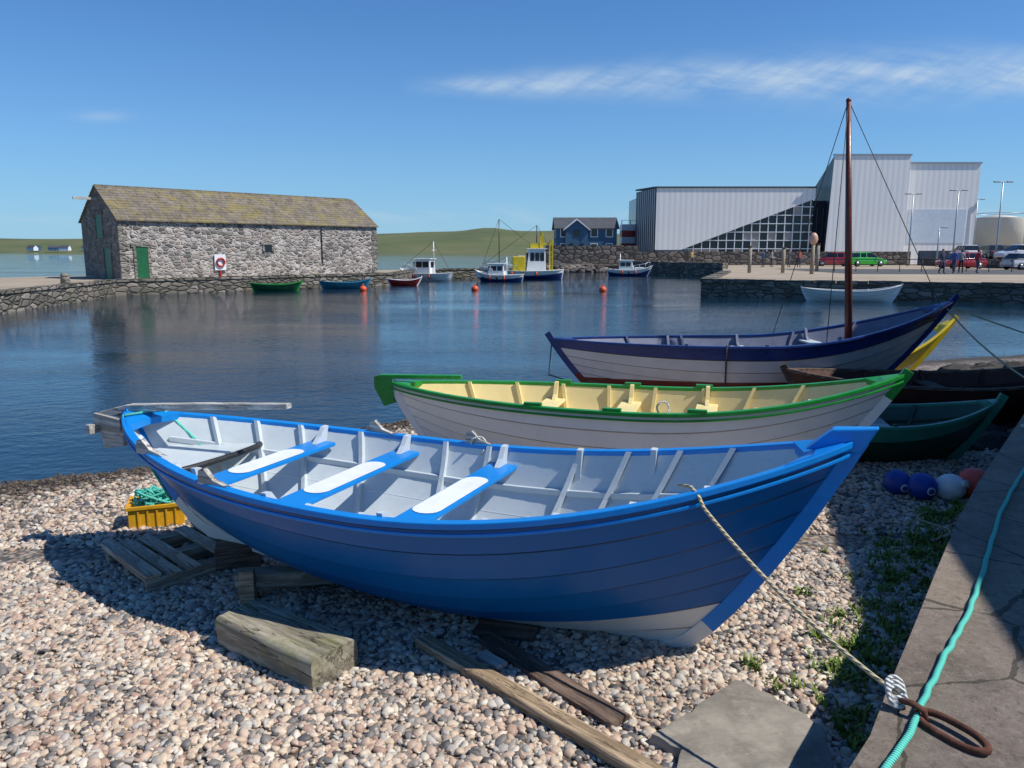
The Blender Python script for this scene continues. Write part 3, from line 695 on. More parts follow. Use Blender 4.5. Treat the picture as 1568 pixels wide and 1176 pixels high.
def stone(name,poly,z,th,mat):
    n=len(poly);c=(sum(p[0] for p in poly)/n,sum(p[1] for p in poly)/n)
    out=[]
    for i in range(n):
        a=Vector(poly[i]);b2=Vector(poly[(i+1)%n])
        for k in range(5):
            q=a.lerp(b2,k/5); out.append((q.x+.022*mn.noise(Vector((q.x*14,q.y*14,1))),q.y+.022*mn.noise(Vector((q.x*14,q.y*14,7)))))
    N=len(out);V=[];lv=[(1.02,-.04),(1.01,th*.5),(.985,th*.95),(.95,th),(.8,th),(.6,th),(.4,th),(.2,th)]
    for sc,zz in lv:
        for x,y in out:
            X=c[0]+(x-c[0])*sc;Y=c[1]+(y-c[1])*sc; V.append((X,Y,z+zz+.008*mn.noise(Vector((X*5,Y*5,2)))+.003*mn.noise(Vector((X*20,Y*20,2)))))
    F=[]
    for k in range(len(lv)-1):
        for i in range(N): F.append((k*N+i,k*N+(i+1)%N,(k+1)*N+(i+1)%N,(k+1)*N+i))
    F.append(tuple((len(lv)-1)*N+i for i in range(N)))
    o=mesh(name,V,F,mat,smooth=True); es=o.modifiers.new('es','EDGE_SPLIT'); es.split_angle=R(45); return o
stone('flagstone',[(x*1.05,y*1.05) for x,y in [(.58,2.90),(.7,3.00),(.88,3.16),(1.05,3.31),(1.16,3.20),(1.25,3.06),(1.31,2.93),(1.25,2.7),(1.10,2.5),(.8,2.45),(.60,2.6),(.68,2.8)]],gz(1,2.9),.06,slab_m)
PE=empty('wooden_pallet',ground(-2.42,5.28,0.0),R(46))
for yy in (-.36,0,.36): obox('bearer',(0,yy,.055),(.72,.09,.09),(0,0,0),old_wood,PE)
for k in range(6):
    if k==3: continue
    obox('deck_board',(-.33+.132*k,0,.111),(.095,.84,.02),(0,0,random.uniform(-.02,.02)),pallet_wood,PE,.003)
for k in (0,5): obox('edge_board',(-.33+.132*k,0,.135),(.10,.85,.022),(0,0,0),pallet_wood,PE,.003)
obox('side_board',(0,-.41,.06),(.76,.02,.10),(0,0,0),old_wood,PE,.003)
TE=empty('timber_trestle',ground(-1.35,4.80,0),R(8))
obox('cross_beam',(.05,-.12,.135),(.95,.13,.09),(0,0,.0),old_wood,TE)
obox('post',(-.36,-.12,.04),(.10,.12,.12),(0,0,0),tan_wood,TE); obox('post',(.40,-.1,.04),(.09,.1,.12),(0,0,0),tan_wood,TE)
obox('upright',(-.34,-.22,.10),(.09,.07,.26),(0,.0,0),tan_wood,TE)
obox('foot_beam',(.3,.05,.07),(.9,.12,.10),(0,0,.15),old_wood,TE)
obox('keel_support_block',ground(.45,4.12,-.03),(.35,.22,.06),(0,0,.3),dark_wood)
obox('keel_support_block',ground(-1.95,5.2,.07),(.3,.22,.22),(0,0,.3),dark_wood)
CE=empty('yellow_fish_crate',ground(-2.98,6.2,0),R(20)); CE.scale=(.88,.88,.88)
multi('walls',[(-.24,.24,-.17,-.15,.0,.22),(-.24,.24,.15,.17,.0,.22),(-.24,-.22,-.15,.15,.0,.22),(.22,.24,-.15,.15,.0,.22),(-.22,.22,-.15,.15,.0,.02)],crate_y,CE,.004)
multi('rims',[(-.26,.26,-.19,-.17,.19,.225),(-.26,.26,.17,.19,.19,.225),(-.26,-.24,-.17,.17,.19,.225),(.24,.26,-.17,.17,.19,.225)],crate_y,CE,.004)
multi('ribs',[(-.16+.08*k,-.145+.08*k,-.182,-.171,.01,.185) for k in range(5)],crate_y,CE)
for k in range(5):
    tube('net_rope',smoothpts([(random.uniform(-.2,.15),random.uniform(-.12,.12),random.uniform(.16,.34)) for _ in range(9)],5,.0),.012,rope_teal,CE)
for i,(x,y,mt_,r) in enumerate(((3.46,6.66,blue_buoy,.115),(3.60,6.50,blue_buoy,.12),(3.82,6.46,white_buoy,.12),(4.06,6.50,red_buoy,.14))):
    BE=empty('mooring_float',ground(x,y,r*.9)); BE.rotation_euler=(random.uniform(0,2),random.uniform(0,1),0)
    sphere('float',(0,0,0),r,mt_,BE,(1,1,1.08),28,16); tube('eye',[(0,0,r*1.0),(0,0,r*1.3)],.03,mt_,BE); tube('lashing',[(.03*math.cos(t),.03*math.sin(t),r*1.25) for t in [i*.7 for i in range(10)]],.008,rope_white,BE)
tube('loose_rope',smoothpts([ground(3.5,6.1,.03),ground(3.25,5.9,.03),ground(3.35,5.6,.03),ground(3.1,5.4,.03),ground(3.3,5.5,.04)]),.010,rope_tan)
tube('rope_bundle',smoothpts([(4.75+.10*math.cos(i*1.3),6.75+.12*math.sin(i*1.7),.79+.02*math.sin(i)) for i in range(14)],5,0),.013,rope_white)
def rock(V,F,c,r,seed):
    bm=bmesh.new(); bmesh.ops.create_icosphere(bm,subdivisions=2,radius=1); n=len(V); s=(random.uniform(.8,1.3),random.uniform(.7,1.1),random.uniform(.4,.65))
    for v in bm.verts:
        f=1+.5*mn.noise(v.co*1.2+Vector((seed*3.1,0,0))); V.append((c[0]+v.co.x*f*r*s[0],c[1]+v.co.y*f*r*s[1],c[2]+v.co.z*f*r*s[2]))
    for f in bm.faces: F.append(tuple(v.index+n for v in f.verts))
    bm.free()
V=[];F=[]
for k in range(190):
    t=random.random(); y=8.3+t*7; x=y*.74+random.uniform(-1.7,.6)-.6
    rock(V,F,ground(x,y,.03),random.uniform(.10,.32),k)
mesh('shore_rocks',V,F,rock_m)
V=[];F=[]
for k in range(60):
    x=random.uniform(2,11)
    rock(V,F,(x,91-random.uniform(0,2.5),random.uniform(0,.5)),random.uniform(.5,1.1),k)
mesh('breakwater_boulders',V,F,breakw)
def weeds(name,spots,mat,hm):
    V=[];F=[]
    for (cx,cy,rad,cnt) in spots:
        for _ in range(cnt):
            x=cx+random.gauss(0,rad);y=cy+random.gauss(0,rad);z=gz(x,y); h=random.uniform(.3,1)*hm; a=random.uniform(0,6.28);l=random.uniform(.3,1.)*h;w=random.uniform(.003,.009)
            if y<3.45 and x<1.45: continue
            dx,dy=math.cos(a),math.sin(a); n=len(V)
            V+=[(x-dy*w,y+dx*w,z),(x+dy*w,y-dx*w,z),(x+dx*l*.4+dy*w,y+dy*l*.4-dx*w,z+h*.65),(x+dx*l*.4-dy*w,y+dy*l*.4+dx*w,z+h*.65),(x+dx*l,y+dy*l,z+h)]
            F+=[(n,n+1,n+2,n+3),(n+3,n+2,n+4)]
    return mesh(name,V,F,mat)
sp=[]
for k in range(150):
    t=random.random(); y=2.7+t*3.6; xe_=1.38+(y-2.6)*.73
    sp.append((xe_-.20-abs(random.gauss(0,.28)),y,random.uniform(.02,.06),random.randint(10,45)))
weeds('beach_weeds',sp,grass_m,.07)
V=[];F=[]
for _ in range(2600):
    x=random.uniform(-7,0); y=yw(x)-.30+random.gauss(0,.14); z=gz(x,y)+.015; a=random.uniform(0,6.28); l=random.uniform(.02,.06); w_=random.uniform(.003,.008); dx,dy=math.cos(a),math.sin(a); n=len(V)
    V+=[(x-dy*w_,y+dx*w_,z),(x+dy*w_,y-dx*w_,z),(x+dx*l,y+dy*l,z+random.uniform(0,.03))]; F.append((n,n+1,n+2))
mesh('seaweed_wrack',V,F,weed_m)

# store building beside the quay, outside the right edge of the view
SB=empty('quayside_store',(6.0,1.0,.75),math.atan2(.954,.3))
box('walls',0,10,-5,0,0,5.4,gable_stone,SB)
mesh('roof',[(-.2,-5.2,5.4),(10.2,-5.2,5.4),(10.2,.2,5.4),(-.2,.2,5.4),(-.2,-2.5,7.0),(10.2,-2.5,7.0)],[(0,1,5,4),(2,3,4,5),(0,4,3),(1,2,5),(0,3,2,1)],slate,SB)
box('door',3,4.1,.004,.05,0,2.1,green_p,SB)
multi('windows',[(1.0,1.9,.004,.04,1.0,2.1),(5.4,6.3,.004,.04,1.0,2.1),(1.0,1.9,.004,.04,3.3,4.3),(5.4,6.3,.004,.04,3.3,4.3)],dark_glass,SB)

# ---------------------------------------------------------------- stone house
H=empty('stone_boat_store',(-22.0,43.8,.75),math.atan2(.72,.695))
LW,DW,EV,RG=17.6,6.0,3.35,5.3
V=[(0,0,0),(LW,0,0),(LW,DW,0),(0,DW,0),(0,0,EV),(LW,0,EV),(LW,DW,EV),(0,DW,EV),(0,DW/2,RG),(LW,DW/2,RG)]
mesh('walls',V,[(0,1,5,4),(2,3,7,6),(3,0,4,8,7),(1,2,6,9,5)],[house_stone,gable_stone],H,fm=[0,0,1,1])
V=[];F=[]; NC=13
for sd in (0,1):
    for k in range(NC):
        t0=k/NC;t1=(k+1)/NC+.02
        ya=-.18+(DW/2+.18)*t0; yb=-.18+(DW/2+.18)*min(t1,1); za=EV-.10+(RG+.02-EV+.10)*t0; zb=EV-.10+(RG+.02-EV+.10)*min(t1,1)
        x=-.1
        while x<LW+.1:
            wdt=min(random.uniform(.35,.8),LW+.1-x+.001); up=random.uniform(0,.03)
            if sd: A=DW-ya;Bq=DW-yb
            else: A=ya;Bq=yb
            n=len(V); V+=[(x,A,za+.03),(x+wdt-.015,A,za+.03),(x+wdt-.015,Bq,zb+.0),(x,Bq,zb),(x,A,za+.09+up),(x+wdt-.015,A,za+.09+up),(x+wdt-.015,Bq,zb+.06),(x,Bq,zb+.06)]
            F+=[tuple(i+n for i in f) for f in BF]; x+=wdt
mesh('roof',V,F,roof_m,H)
multi('ridge_tiles',[(x,x+.58,DW/2-.12,DW/2+.12,RG+.02,RG+.11) for x in [i*.6-.05 for i in range(29)]],roof_m,H)
def opening(nm,parent,x0,x1,z0,z1,mat,face='f'):
    if face=='f':
        box(nm,x0,x1,-.03,.0-.004,z0,z1,mat,parent)
        multi(nm+'_surround',[(x0-.14,x0,-.06,-.002,z0,z1),(x1,x1+.14,-.06,-.002,z0,z1),(x0-.25,x1+.25,-.07,-.002,z1,z1+.2)],gable_stone,parent)
    else:
        box(nm,-.03,-.004,x0,x1,z0,z1,mat,parent)
        multi(nm+'_surround',[(-.06,-.002,x0-.14,x0,z0,z1),(-.06,-.002,x1,x1+.14,z0,z1),(-.07,-.002,x0-.25,x1+.25,z1,z1+.2)],gable_stone,parent)
opening('door',H,.85,1.5,0,1.85,green_p)
opening('window',H,8.8,9.3,1.55,2.0,dark_glass)
opening('gable_door',H,1.4,2.4,0,1.8,green_p,'g')
opening('loft_door',H,2.4,3.4,2.35,3.7,green_p,'g')
obox('hoist_beam',(-.6,3.0,4.6),(1.3,.12,.14),(0,0,0),grey_wood,H)
multi('drainpipe',[(13.0,13.05,-.07,-.02,.8,3.2)],black_m,H)
multi('quoins',[(-.03,.45 if k%2 else .28,-.03,.3 if k%2 else .5,.03+.33*k,.03+.33*k+.31) for k in range(10)],gable_stone,H,.02)
multi('quoins',[(LW-.45 if k%2 else LW-.28,LW+.03,-.03,.4,.03+.33*k,.03+.33*k+.31) for k in range(10)],gable_stone,H,.02)
LR=empty('lifebuoy_board',H.location[:]); LR.rotation_euler=H.rotation_euler
box('board',5.4,6.1,-.12,-.06,.45,1.4,white_p,LR)
tube('lifebuoy',[(5.75+.24*math.cos(t),-.19,.92+.24*math.sin(t)) for t in [i*2*math.pi/20 for i in range(20)]],.06,red_p,LR,closed=True)
box('post',5.7,5.8,-.12,-.06,-.0,.44,red_p,LR)
for x,y in ((-21.5,30.5),(-21.6,37.5)):
    BO=empty('stone_bollard',(x,y,.75)); tube('shaft',[(0,0,0),(0,0,.45),(0,0,.55)],.2,gable_stone,BO,n=12,rf=[.22,.19,.15]); tube('band',[(0,0,.38),(0,0,.42)],.2,rust,BO)
WN=empty('rusty_mooring_hooks',(-19.3,27.5,.75)); 
for k in range(4): tube('hook',[(0,k*.4,-.5),(0,k*.4,.15),(.2,k*.4,.22),(.3,k*.4,.05)],.05,rust,WN)

# ---------------------------------------------------------------- arts centre
A=empty('white_arts_centre',(0,0,0))
def poly_wall(nm,pts,y,th,mat):
    n=len(pts); V=[(x,y,z) for x,z in pts]+[(x,y+th,z) for x,z in pts]
    return mesh(nm,V,[tuple(range(n)),tuple(range(2*n-1,n-1,-1))]+[(i,n+i,n+(i+1)%n,(i+1)%n) for i in range(n)],mat,A)
poly_wall('front_cladding',[(18.3,2.5),(21.6,2.5),(38.4,8.9),(38.4,10.2),(18.3,10.2)],100,.35,clad)
box('hall_body',18.4,38.3,100.36,124,.75,10.05,dark_glass,A)
mesh('hall_side_wall',[(18.2,100.1,.75),(17.3,110,.75),(17.3,110,10.4),(18.2,100.1,10.2)],[(0,1,2,3)],clad_dark,A)
multi('side_fins',[(18.15-.09*k*1.0-.05,18.15-.09*k,100.3+1*k,100.45+k,.75,10.2) for k in range(9)],clad,A)
mesh('hall_roof',[(18.1,99.9,10.2),(38.5,99.9,10.2),(42,112,10.9),(17.2,110.2,10.6),(18.1,99.9,10.4),(38.5,99.9,10.4),(42,112,11.1),(17.2,110.2,10.8)],BF,slate,A)
box('plinth',18.4,22.5,99.95,100.3,.75,2.48,clad_dark,A)
dz=lambda x: 2.5+(x-21.6)*(6.4/16.8)
mul=[]
x=22.2
while x<38.2:
    mul.append((x-.05,x+.05,100.15,100.34,.75,dz(x)+.05)); x+=1.05
zz=1.6
while zz<8.6:
    xs_=max(21.7,21.6+(zz-2.5)/(6.4/16.8)); mul.append((xs_,38.3,100.12,100.33,zz-.05,zz+.05)); zz+=1.05
multi('mullions',mul,white_p,A)
pan=[]
for i in range(14):
    for j in range(6):
        x=22.3+1.05*i; z=1.66+1.05*j
        if z+1<dz(x) and random.random()<.22: pan.append((x,x+.92,100.28,100.35,z,z+.9))
multi('blinds',pan,paint('blind_beige',(.35,.33,.3),.6,.2,1,0),A)
V=[(39.6,99,.75),(49.6,99,.75),(52,113,.75),(43.5,113,.75),(40.1,99,14.1),(49.6,99,14.1),(52,113,11.2),(43.2,113,11.3)]
mesh('tower',V,BF,[clad,clad_dark],A,fm=[1,0,0,0,0,1])
box('right_block',49.62,59.1,100.2,118,.75,13.3,clad,A)
box('entrance_recess',38.4,43.3,104,112,.75,8.9,clad_dark,A)
multi('parapet_trim',[(39.9,49.7,98.9,99.05,14.05,14.25),(49.7,59.2,100.05,100.2,13.2,13.4)],metal_m,A)
mul=[(38.6+.8*k,38.68+.8*k,103.8,104,.75,8) for k in range(6)]
multi('entrance_mullions',mul,metal_m,A)
multi('block_windows',[(50.5,57.8,100.14,100.196,3.4,7.6)],paint('translucent_panel',(.62,.68,.73),.25,.1,1,0),A)
box('harbour_wall',14,46,90,90.5,.75,2.3,breakw)
box('car_park_wall',46,120,88,88.4,.75,2.4,clad_dark)
box('breakwater_wall',4,15,92,93,-.5,3.0,breakw)
prism('raised_car_park',[(46,68),(120,60),(120,87),(46,87)],.75,1.5,[asphalt,breakw])
prism('road',[(24,55),(120,45),(120,60),(46,68),(24,72)],.74,.756,[asphalt])

def gable_house(name,x,y,z,rz,lx,ly,ev,rg,wm,rm,wins=3,floors=2):
    E=empty(name,(x,y,z),rz)
    V=[(0,0,0),(lx,0,0),(lx,ly,0),(0,ly,0),(0,0,ev),(lx,0,ev),(lx,ly,ev),(0,ly,ev),(0,ly/2,rg),(lx,ly/2,rg)]
    mesh('walls',V,[(0,1,5,4),(2,3,7,6),(3,0,4,8,7),(1,2,6,9,5)],wm,E)
    o=.3
    for sgn in (0,1):
        ya=-o if not sgn else ly+o; sl=(rg-ev)/(ly/2)
        V=[(-o,ya,ev-o*sl),(lx+o,ya,ev-o*sl),(lx+o,ly/2,rg),(-o,ly/2,rg)]
        V+=[(a,b3,c3+.15) for a,b3,c3 in V]; mesh('roof',V,BF,rm,E)
    bx=[];fr=[]
    for f in range(floors):
        for k in range(wins):
            cx=lx*(k+.5)/wins; z0=.9+f*ev/floors
            bx.append((cx-.4,cx+.4,-.05,-.01,z0,z0+1.0)); fr.append((cx-.5,cx+.5,-.03,-.004,z0-.1,z0+1.1))
        for k in range(2):
            cy=ly*(k+.5)/2; z0=.9+f*ev/floors
            bx.append((-.05,-.01,cy-.4,cy+.4,z0,z0+1.0)); fr.append((-.03,-.004,cy-.5,cy+.5,z0-.1,z0+1.1))
    multi('windows',bx,dark_glass,E); multi('window_frames',fr,white_p,E); return E
BH=gable_house('blue_harbour_house',6.0,106,1.4,R(0),8.2,6,4.0,5.4,weatherboard,slate,4)
mesh('cross_gable',[(1.2,-.6,0),(4.2,-.6,0),(4.2,-.6,3.9),(2.7,-.6,5.0),(1.2,-.6,3.9),(1.2,1.5,0),(4.2,1.5,0),(4.2,1.5,3.9),(2.7,1.5,5.0),(1.2,1.5,3.9)],[(0,1,2,3,4),(1,6,7,2),(2,7,8,3),(3,8,9,4),(0,4,9,5)],weatherboard,BH)
mesh('cross_gable_roof',[(.9,-.9,3.65),(2.7,-.9,5.05),(4.5,-.9,3.65),(.9,3,3.65),(2.7,3,5.05),(4.5,3,3.65),(.9,-.9,3.8),(2.7,-.9,5.25),(4.5,-.9,3.8),(.9,3,3.8),(2.7,3,5.25),(4.5,3,3.8)],[(6,7,10,9),(7,8,11,10),(0,6,7,1),(1,7,8,2)],white_p,BH)
multi('gable_windows',[(1.7,2.3,-.66,-.61,1,2),(3.1,3.7,-.66,-.61,1,2),(2.3,3.1,-.66,-.61,2.9,3.8)],dark_glass,BH)
HO=empty('red_white_harbour_tower',(15.7,112,.75))
for k in range(6): box('band',0,2.3,0,2.3,.9*k,.9*k+.88,white_p if k%2 else red_p,HO)
multi('rail',[(-.1,2.4,-.1,0,5.9,5.95),(-.1,0,-.1,0,5.4,5.9),(2.3,2.4,-.1,0,5.4,5.9),(1.1,1.2,-.1,0,5.4,5.9)],red_p,HO)
for x,y,r,hh_ in ((99,160,4.6,8.2),(104.5,163,3.2,7.2)):
    T=empty('storage_tank',(x,y,.75)); tube('shell',[(0,0,0),(0,0,hh_),(0,0,hh_+.01),(0,0,hh_+.7)],r,paint('tank_cream',(.55,.53,.45),.5,.1,1,0),T,n=32,rf=[r,r,r,.2]); 
    tube('rail',[(r*math.cos(t),r*math.sin(t),hh_+.9) for t in [i*.2618 for i in range(24)]],.06,metal_m,T,closed=True,n=5)

def hill(name,x0,x1,y0,y1,f,nx=90,ny=24):
    V=[(x0+(x1-x0)*i/nx,y0+(y1-y0)*j/ny,f(x0+(x1-x0)*i/nx,y0+(y1-y0)*j/ny)) for j in range(ny+1) for i in range(nx+1)]
    F=[(j*(nx+1)+i,j*(nx+1)+i+1,(j+1)*(nx+1)+i+1,(j+1)*(nx+1)+i) for j in range(ny) for i in range(nx)]
    return mesh(name,V,F,hill_m,smooth=True)
def sst(a,b2,x):
    t=min(1,max(0,(x-a)/(b2-a))); return t*t*(3-2*t)
hill('green_hill',-420,420,480,1000,lambda x,y:-1+(23*sst(480,800,y)+1.6*mn.noise(Vector((x*.02,y*.01,0)))+2.6*math.exp(-((x+23)/22)**2)*sst(600,760,y)-3*sst(20,150,x))*sst(-420,-260,x)*(1-.35*sst(-60,-260,x)))
hill('distant_hill',-1300,-380,1000,1700,lambda x,y:-1+(24+5*mn.noise(Vector((x*.006,0,0))))*sst(1000,1300,y)*(1-.55*sst(-620,-420,x)))
for k,(x,y) in enumerate(((-640,1030),(-618,1040),(-600,1035),(-655,1060),(-585,1060))):
    gable_house('distant_house',x,y,3,random.uniform(-.4,.4),12,7,4,7,white_p if k%2==0 else weatherboard,slate,3,1)

# ---------------------------------------------------------------- moored boats
make_boat('green_rowing_boat',(-15.6,46.2),(-12.8,47.2),-.12,1.2,.5,.68,.6,[green_p]*3,green_p,green_gun,green_p,rb=.4,rs=.3,thwarts=((-.3,.1),(.2,.1)),tcol=grey_wood,NS=24,gw=.04)
make_boat('teal_rowing_boat',(-12.2,49.2),(-9.2,50.3),-.12,1.3,.5,.72,.6,[teal_p]*3,teal_p,teal_p,teal_p,rb=.4,rs=.3,thwarts=((-.3,.1),(.2,.1)),tcol=grey_wood,NS=24,gw=.04)
make_boat('red_rowing_boat',(-8.6,53.5),(-6.3,54),-.12,1.2,.5,.7,.6,[red_p]*3,red_p,white_p,red_p,rb=.4,rs=.3,thwarts=((0,.1),),tcol=grey_wood,NS=24,gw=.04)
make_boat('white_rowing_boat',(14.0,37.4),(18.1,36.0),-.12,1.4,.62,.92,.74,[white_b]*4,grey_in,white_b,white_b,rb=.5,rs=.4,thwarts=((-.4,.1),(0,.1),(.4,.1)),tcol=tan_wood,NS=24,gw=.05)
def workboat(name,stern,bow,B,fb,hullm,topm,cabin,cabm,masts,extra=()):
    E,P,g,hw,L=make_boat(name,stern,bow,-.3,B,fb,fb*1.5,fb*1.1,[dark_red,hullm,hullm,topm],grey_in,topm,hullm,rb=.7,rs=.25,gw=.06,NS=24,boards=False,bp=3.5)
    V=[];n=12
    for i in range(n+1):
        s=-.94+1.86*i/n; z=g(s)-.16
        for sd in (1,-1): V.append((P(s,.9).x,sd*(hw(s,z)-.01),z))
    mesh('deck',V,[(2*i,2*i+1,2*i+3,2*i+2) for i in range(n)],grey_in,E)
    x0,x1,hw_,h=cabin
    z0=fb-.2
    V=[(x0,-hw_,z0),(x1,-hw_,z0),(x1,hw_,z0),(x0,hw_,z0),(x0+.05,-hw_*.88,z0+h),(x1-.28,-hw_*.88,z0+h),(x1-.28,hw_*.88,z0+h),(x0+.05,hw_*.88,z0+h)]
    mesh('wheelhouse',V,BF,cabm,E,bevel=.04)
    box('foredeck_cabin',x1+.003,x1+.9,-hw_*.75,hw_*.75,z0,z0+h*.42,cabm,E,bevel=.05)
    box('cabin_roof',x0-.08,x1-.1,-hw_,hw_,z0+h+.003,z0+h+.06,white_p,E,bevel=.02)
    wz0=z0+h*.52;wz1=z0+h*.86
    bx=[]
    nn=max(2,int((x1-x0)/.55))
    for k in range(nn):
        a=x0+.15+k*(x1-x0-.45)/nn; bx.append((a,a+(x1-x0-.45)/nn-.08,-hw_*.955,-hw_*.90,wz0,wz1)); bx.append((a,a+(x1-x0-.45)/nn-.08,hw_*.90,hw_*.955,wz0,wz1))
    bx.append((x1-.21,x1-.10,-hw_*.75,-.05,wz0,wz1)); bx.append((x1-.21,x1-.10,.05,hw_*.75,wz0,wz1))
    bx.append((x0-.0,x0+.04,-hw_*.6,hw_*.6,wz0,wz1))
    multi('windows',bx,dark_glass,E)
    for x,zt,m in masts:
        tube('mast',[(x,0,fb-.1),(x,0,zt)],.045,m,E,n=6)
        tube('yard',[(x,-.35,zt*.8),(x,.35,zt*.8)],.03,m,E,n=6)
        tube('stay',[(x,0,zt),(L/2-.1,0,fb*1.5)],.015,black_m,E,n=4); tube('stay',[(x,0,zt),(-L/2+.1,0,fb*1.1)],.015,black_m,E,n=4)
    top=[P(s,1,0,1)+Vector((0,-.05,.45)) for s in (.2,.45,.7,.9)]
    top2=[Vector((p.x,-p.y,p.z)) for p in top]
    tube('bow_rail',top+top2[::-1],.025,metal_m,E,n=5)
    for p in top+top2: tube('stanchion',[p-Vector((0,0,.45)),p],.02,metal_m,E,n=5)
    for k in range(3):
        p=P(-.3+.3*k,.9,.08,1); p2=P(-.3+.3*k,.9,.08,-1)
        for q in (p,p2): tube('fender',[q+Vector((0,0,.12)),q-Vector((0,0,.25))],.07,black_m if k%2 else orange_p,E,n=8)
    return E,P,g,L
workboat('white_cabin_boat',(-4.8,62.6),(-9.2,64),1.9,.85,white_b,white_b,(-.6,1.0,.6,1.35),white_b,((-.7,3.4,white_p),))
workboat('white_cabin_boat',(.9,60.6),(-2.9,61.4),1.7,.8,navy,white_b,(-.5,.9,.55,1.05),white_b,((-.6,2.2,white_p),))
W3,P_,g_,L_=workboat('yellow_fishing_boat',(4.4,66.6),(-2.6,66.0),2.6,1.0,navy,white_b,(-1.9,-.2,.85,2.0),white_b,((2.0,5.3,mast_m),(-1.2,4.8,black_m)))
box('yellow_shelter',-.15,.9,-.8,.8,.85,2.2,yellow_p,W3,bevel=.05)
multi('yellow_gantry',[(-2.5,-2.38,-.9,-.78,.9,3.6),(-2.5,-2.38,.78,.9,.9,3.6),(-2.5,-2.38,-.78,.78,3.45,3.6),(-1.7,-1.56,-.6,-.46,2.9,4.2),(-1.7,-1.56,.46,.6,2.9,4.2),(-1.7,-1.56,-.46,.46,4.05,4.2),(-1.4,-.6,-.5,.5,2.9,3.3),(-2.38,-1.7,-.6,-.5,3.2,3.35)],yellow_p,W3)
workboat('blue_white_cabin_boat',(9.2,75.2),(13.4,74.4),1.8,.85,navy,white_b,(-1.0,.5,.6,1.1),white_b,((-.9,2.4,white_p),))
for x,y in ((-9.0,46.8),(-2.25,47),(5.4,46)):
    BB=empty('orange_mooring_buoy',(x,y,.08)); sphere('float',(0,0,0),.22,orange_p,BB); tube('ring',[(0,0,.2),(0,0,.32)],.04,orange_p,BB)

# ---------------------------------------------------------------- lamps, cars, people
def lamp(x,y,z,h,arm=1.2,double=False):
    E=empty('street_lamp',(x,y,z)); tube('pole',[(0,0,0),(0,0,h*.3),(0,0,h)],.1,metal_m,E,rf=[.11,.08,.05])
    for sg in ((1,-1) if double else (1,)):
        tube('arm',[(0,0,h-.1),(sg*arm*.5,0,h+.05),(sg*arm,0,h+.05)],.04,metal_m,E,n=6)
        box('lantern',min(sg*arm,sg*(arm+.6)),max(sg*arm,sg*(arm+.6)),-.12,.12,h,h+.13,metal_m,E,bevel=.03)
lamp(43.2,85,.75,7.6,.3,True); lamp(45.2,80,.75,7.6,.3,True); lamp(46.5,75,.75,8.0,.3,True); lamp(43.6,80,.75,3.9,.2); lamp(59,100,.75,8,.3)
carpaint={}
def car(x,y,z,rz,col,L=4.1):
    if col not in carpaint: carpaint[col]=paint('car_paint',col,.2,.08,1,0,coat=1)
    m=carpaint[col]; E=empty('parked_car',(x,y,z),rz); k=L/4.1
    prof=[(-2.05,.35,.78,.74),(-1.95,.25,.92,.82),(-1.2,.22,.95,.86),(0,.22,.93,.87),(.9,.22,.92,.86),(1.6,.22,.80,.83),(1.98,.28,.68,.74),(2.06,.35,.58,.66)]
    V=[];F=[]
    for px,z0,z1,w2 in prof:
        V+=[(px*k,-w2,z0),(px*k,-w2,(z0+z1)/2),(px*k,-w2*.93,z1),(px*k,w2*.93,z1),(px*k,w2,(z0+z1)/2),(px*k,w2,z0)]
    for i in range(len(prof)-1):
        for j in range(6): F.append((i*6+j,i*6+(j+1)%6,i*6+6+(j+1)%6,i*6+6+j))
    F+=[(5,4,3,2,1,0),tuple(len(V)-6+j for j in range(6))]
    mesh('body',V,F,m,E,bevel=.03)
    V=[(-1.85*k,-.76,.9),(1.15*k,-.76,.9),(1.15*k,.76,.9),(-1.85*k,.76,.9),(-1.35*k,-.6,1.42),(.35*k,-.6,1.42),(.35*k,.6,1.42),(-1.35*k,.6,1.42)]
    mesh('windows',V,BF,dark_glass,E,bevel=.03)
    V=[(-1.40*k,-.63,1.40),(.42*k,-.63,1.40),(.42*k,.63,1.40),(-1.40*k,.63,1.40),(-1.2*k,-.55,1.47),(.25*k,-.55,1.47),(.25*k,.55,1.47),(-1.2*k,.55,1.47)]
    mesh('roof',V,BF,m,E,bevel=.02)
    for sd in (-1,1):
        for xx_ in (-1.0,-.3): 
            mesh('pillar',[(xx_*k*1.0,sd*.775,.9),(xx_*k+.09,sd*.775,.9),(xx_*k*.95+.09,sd*.625,1.42),(xx_*k*.95,sd*.625,1.42)],[(0,1,2,3)],m,E)
        for xx_ in (-1.28,1.28):
            tube('tyre',[(xx_*k,sd*.70,.31),(xx_*k,sd*.89,.31)],.31,rubber,E,n=18); tube('hub',[(xx_*k,sd*.86,.31),(xx_*k,sd*.90,.31)],.19,metal_m,E,n=12)
        obox('headlamp',(1.98*k,sd*.55,.62),(.12,.25,.12),(0,0,0),white_p,E); obox('tail_lamp',(-2.02*k,sd*.6,.75),(.08,.2,.16),(0,0,0),red_p,E)
        obox('mirror',(.85*k,sd*.9,.95),(.12,.14,.1),(0,0,0),m,E)
car(34.6,84,.75,R(170),(.38,.02,.02)); car(37.6,83,.756,R(5),(.05,.42,.04)); 
cols=[(.6,.6,.6),(.02,.02,.025),(.4,.02,.02),(.6,.6,.62),(.05,.08,.18),(.25,.26,.28),(.55,.55,.55),(.3,.02,.02),(.02,.03,.05)]
for k in range(8): car(46.5+k*2.6,80.5+random.uniform(-.4,.4),1.5,R(80+random.uniform(-4,4)),cols[k%9])
for k in range(6): car(47.5+k*4.6,73,1.5,R(5 if k%2 else 182),cols[(k*5+3)%9])
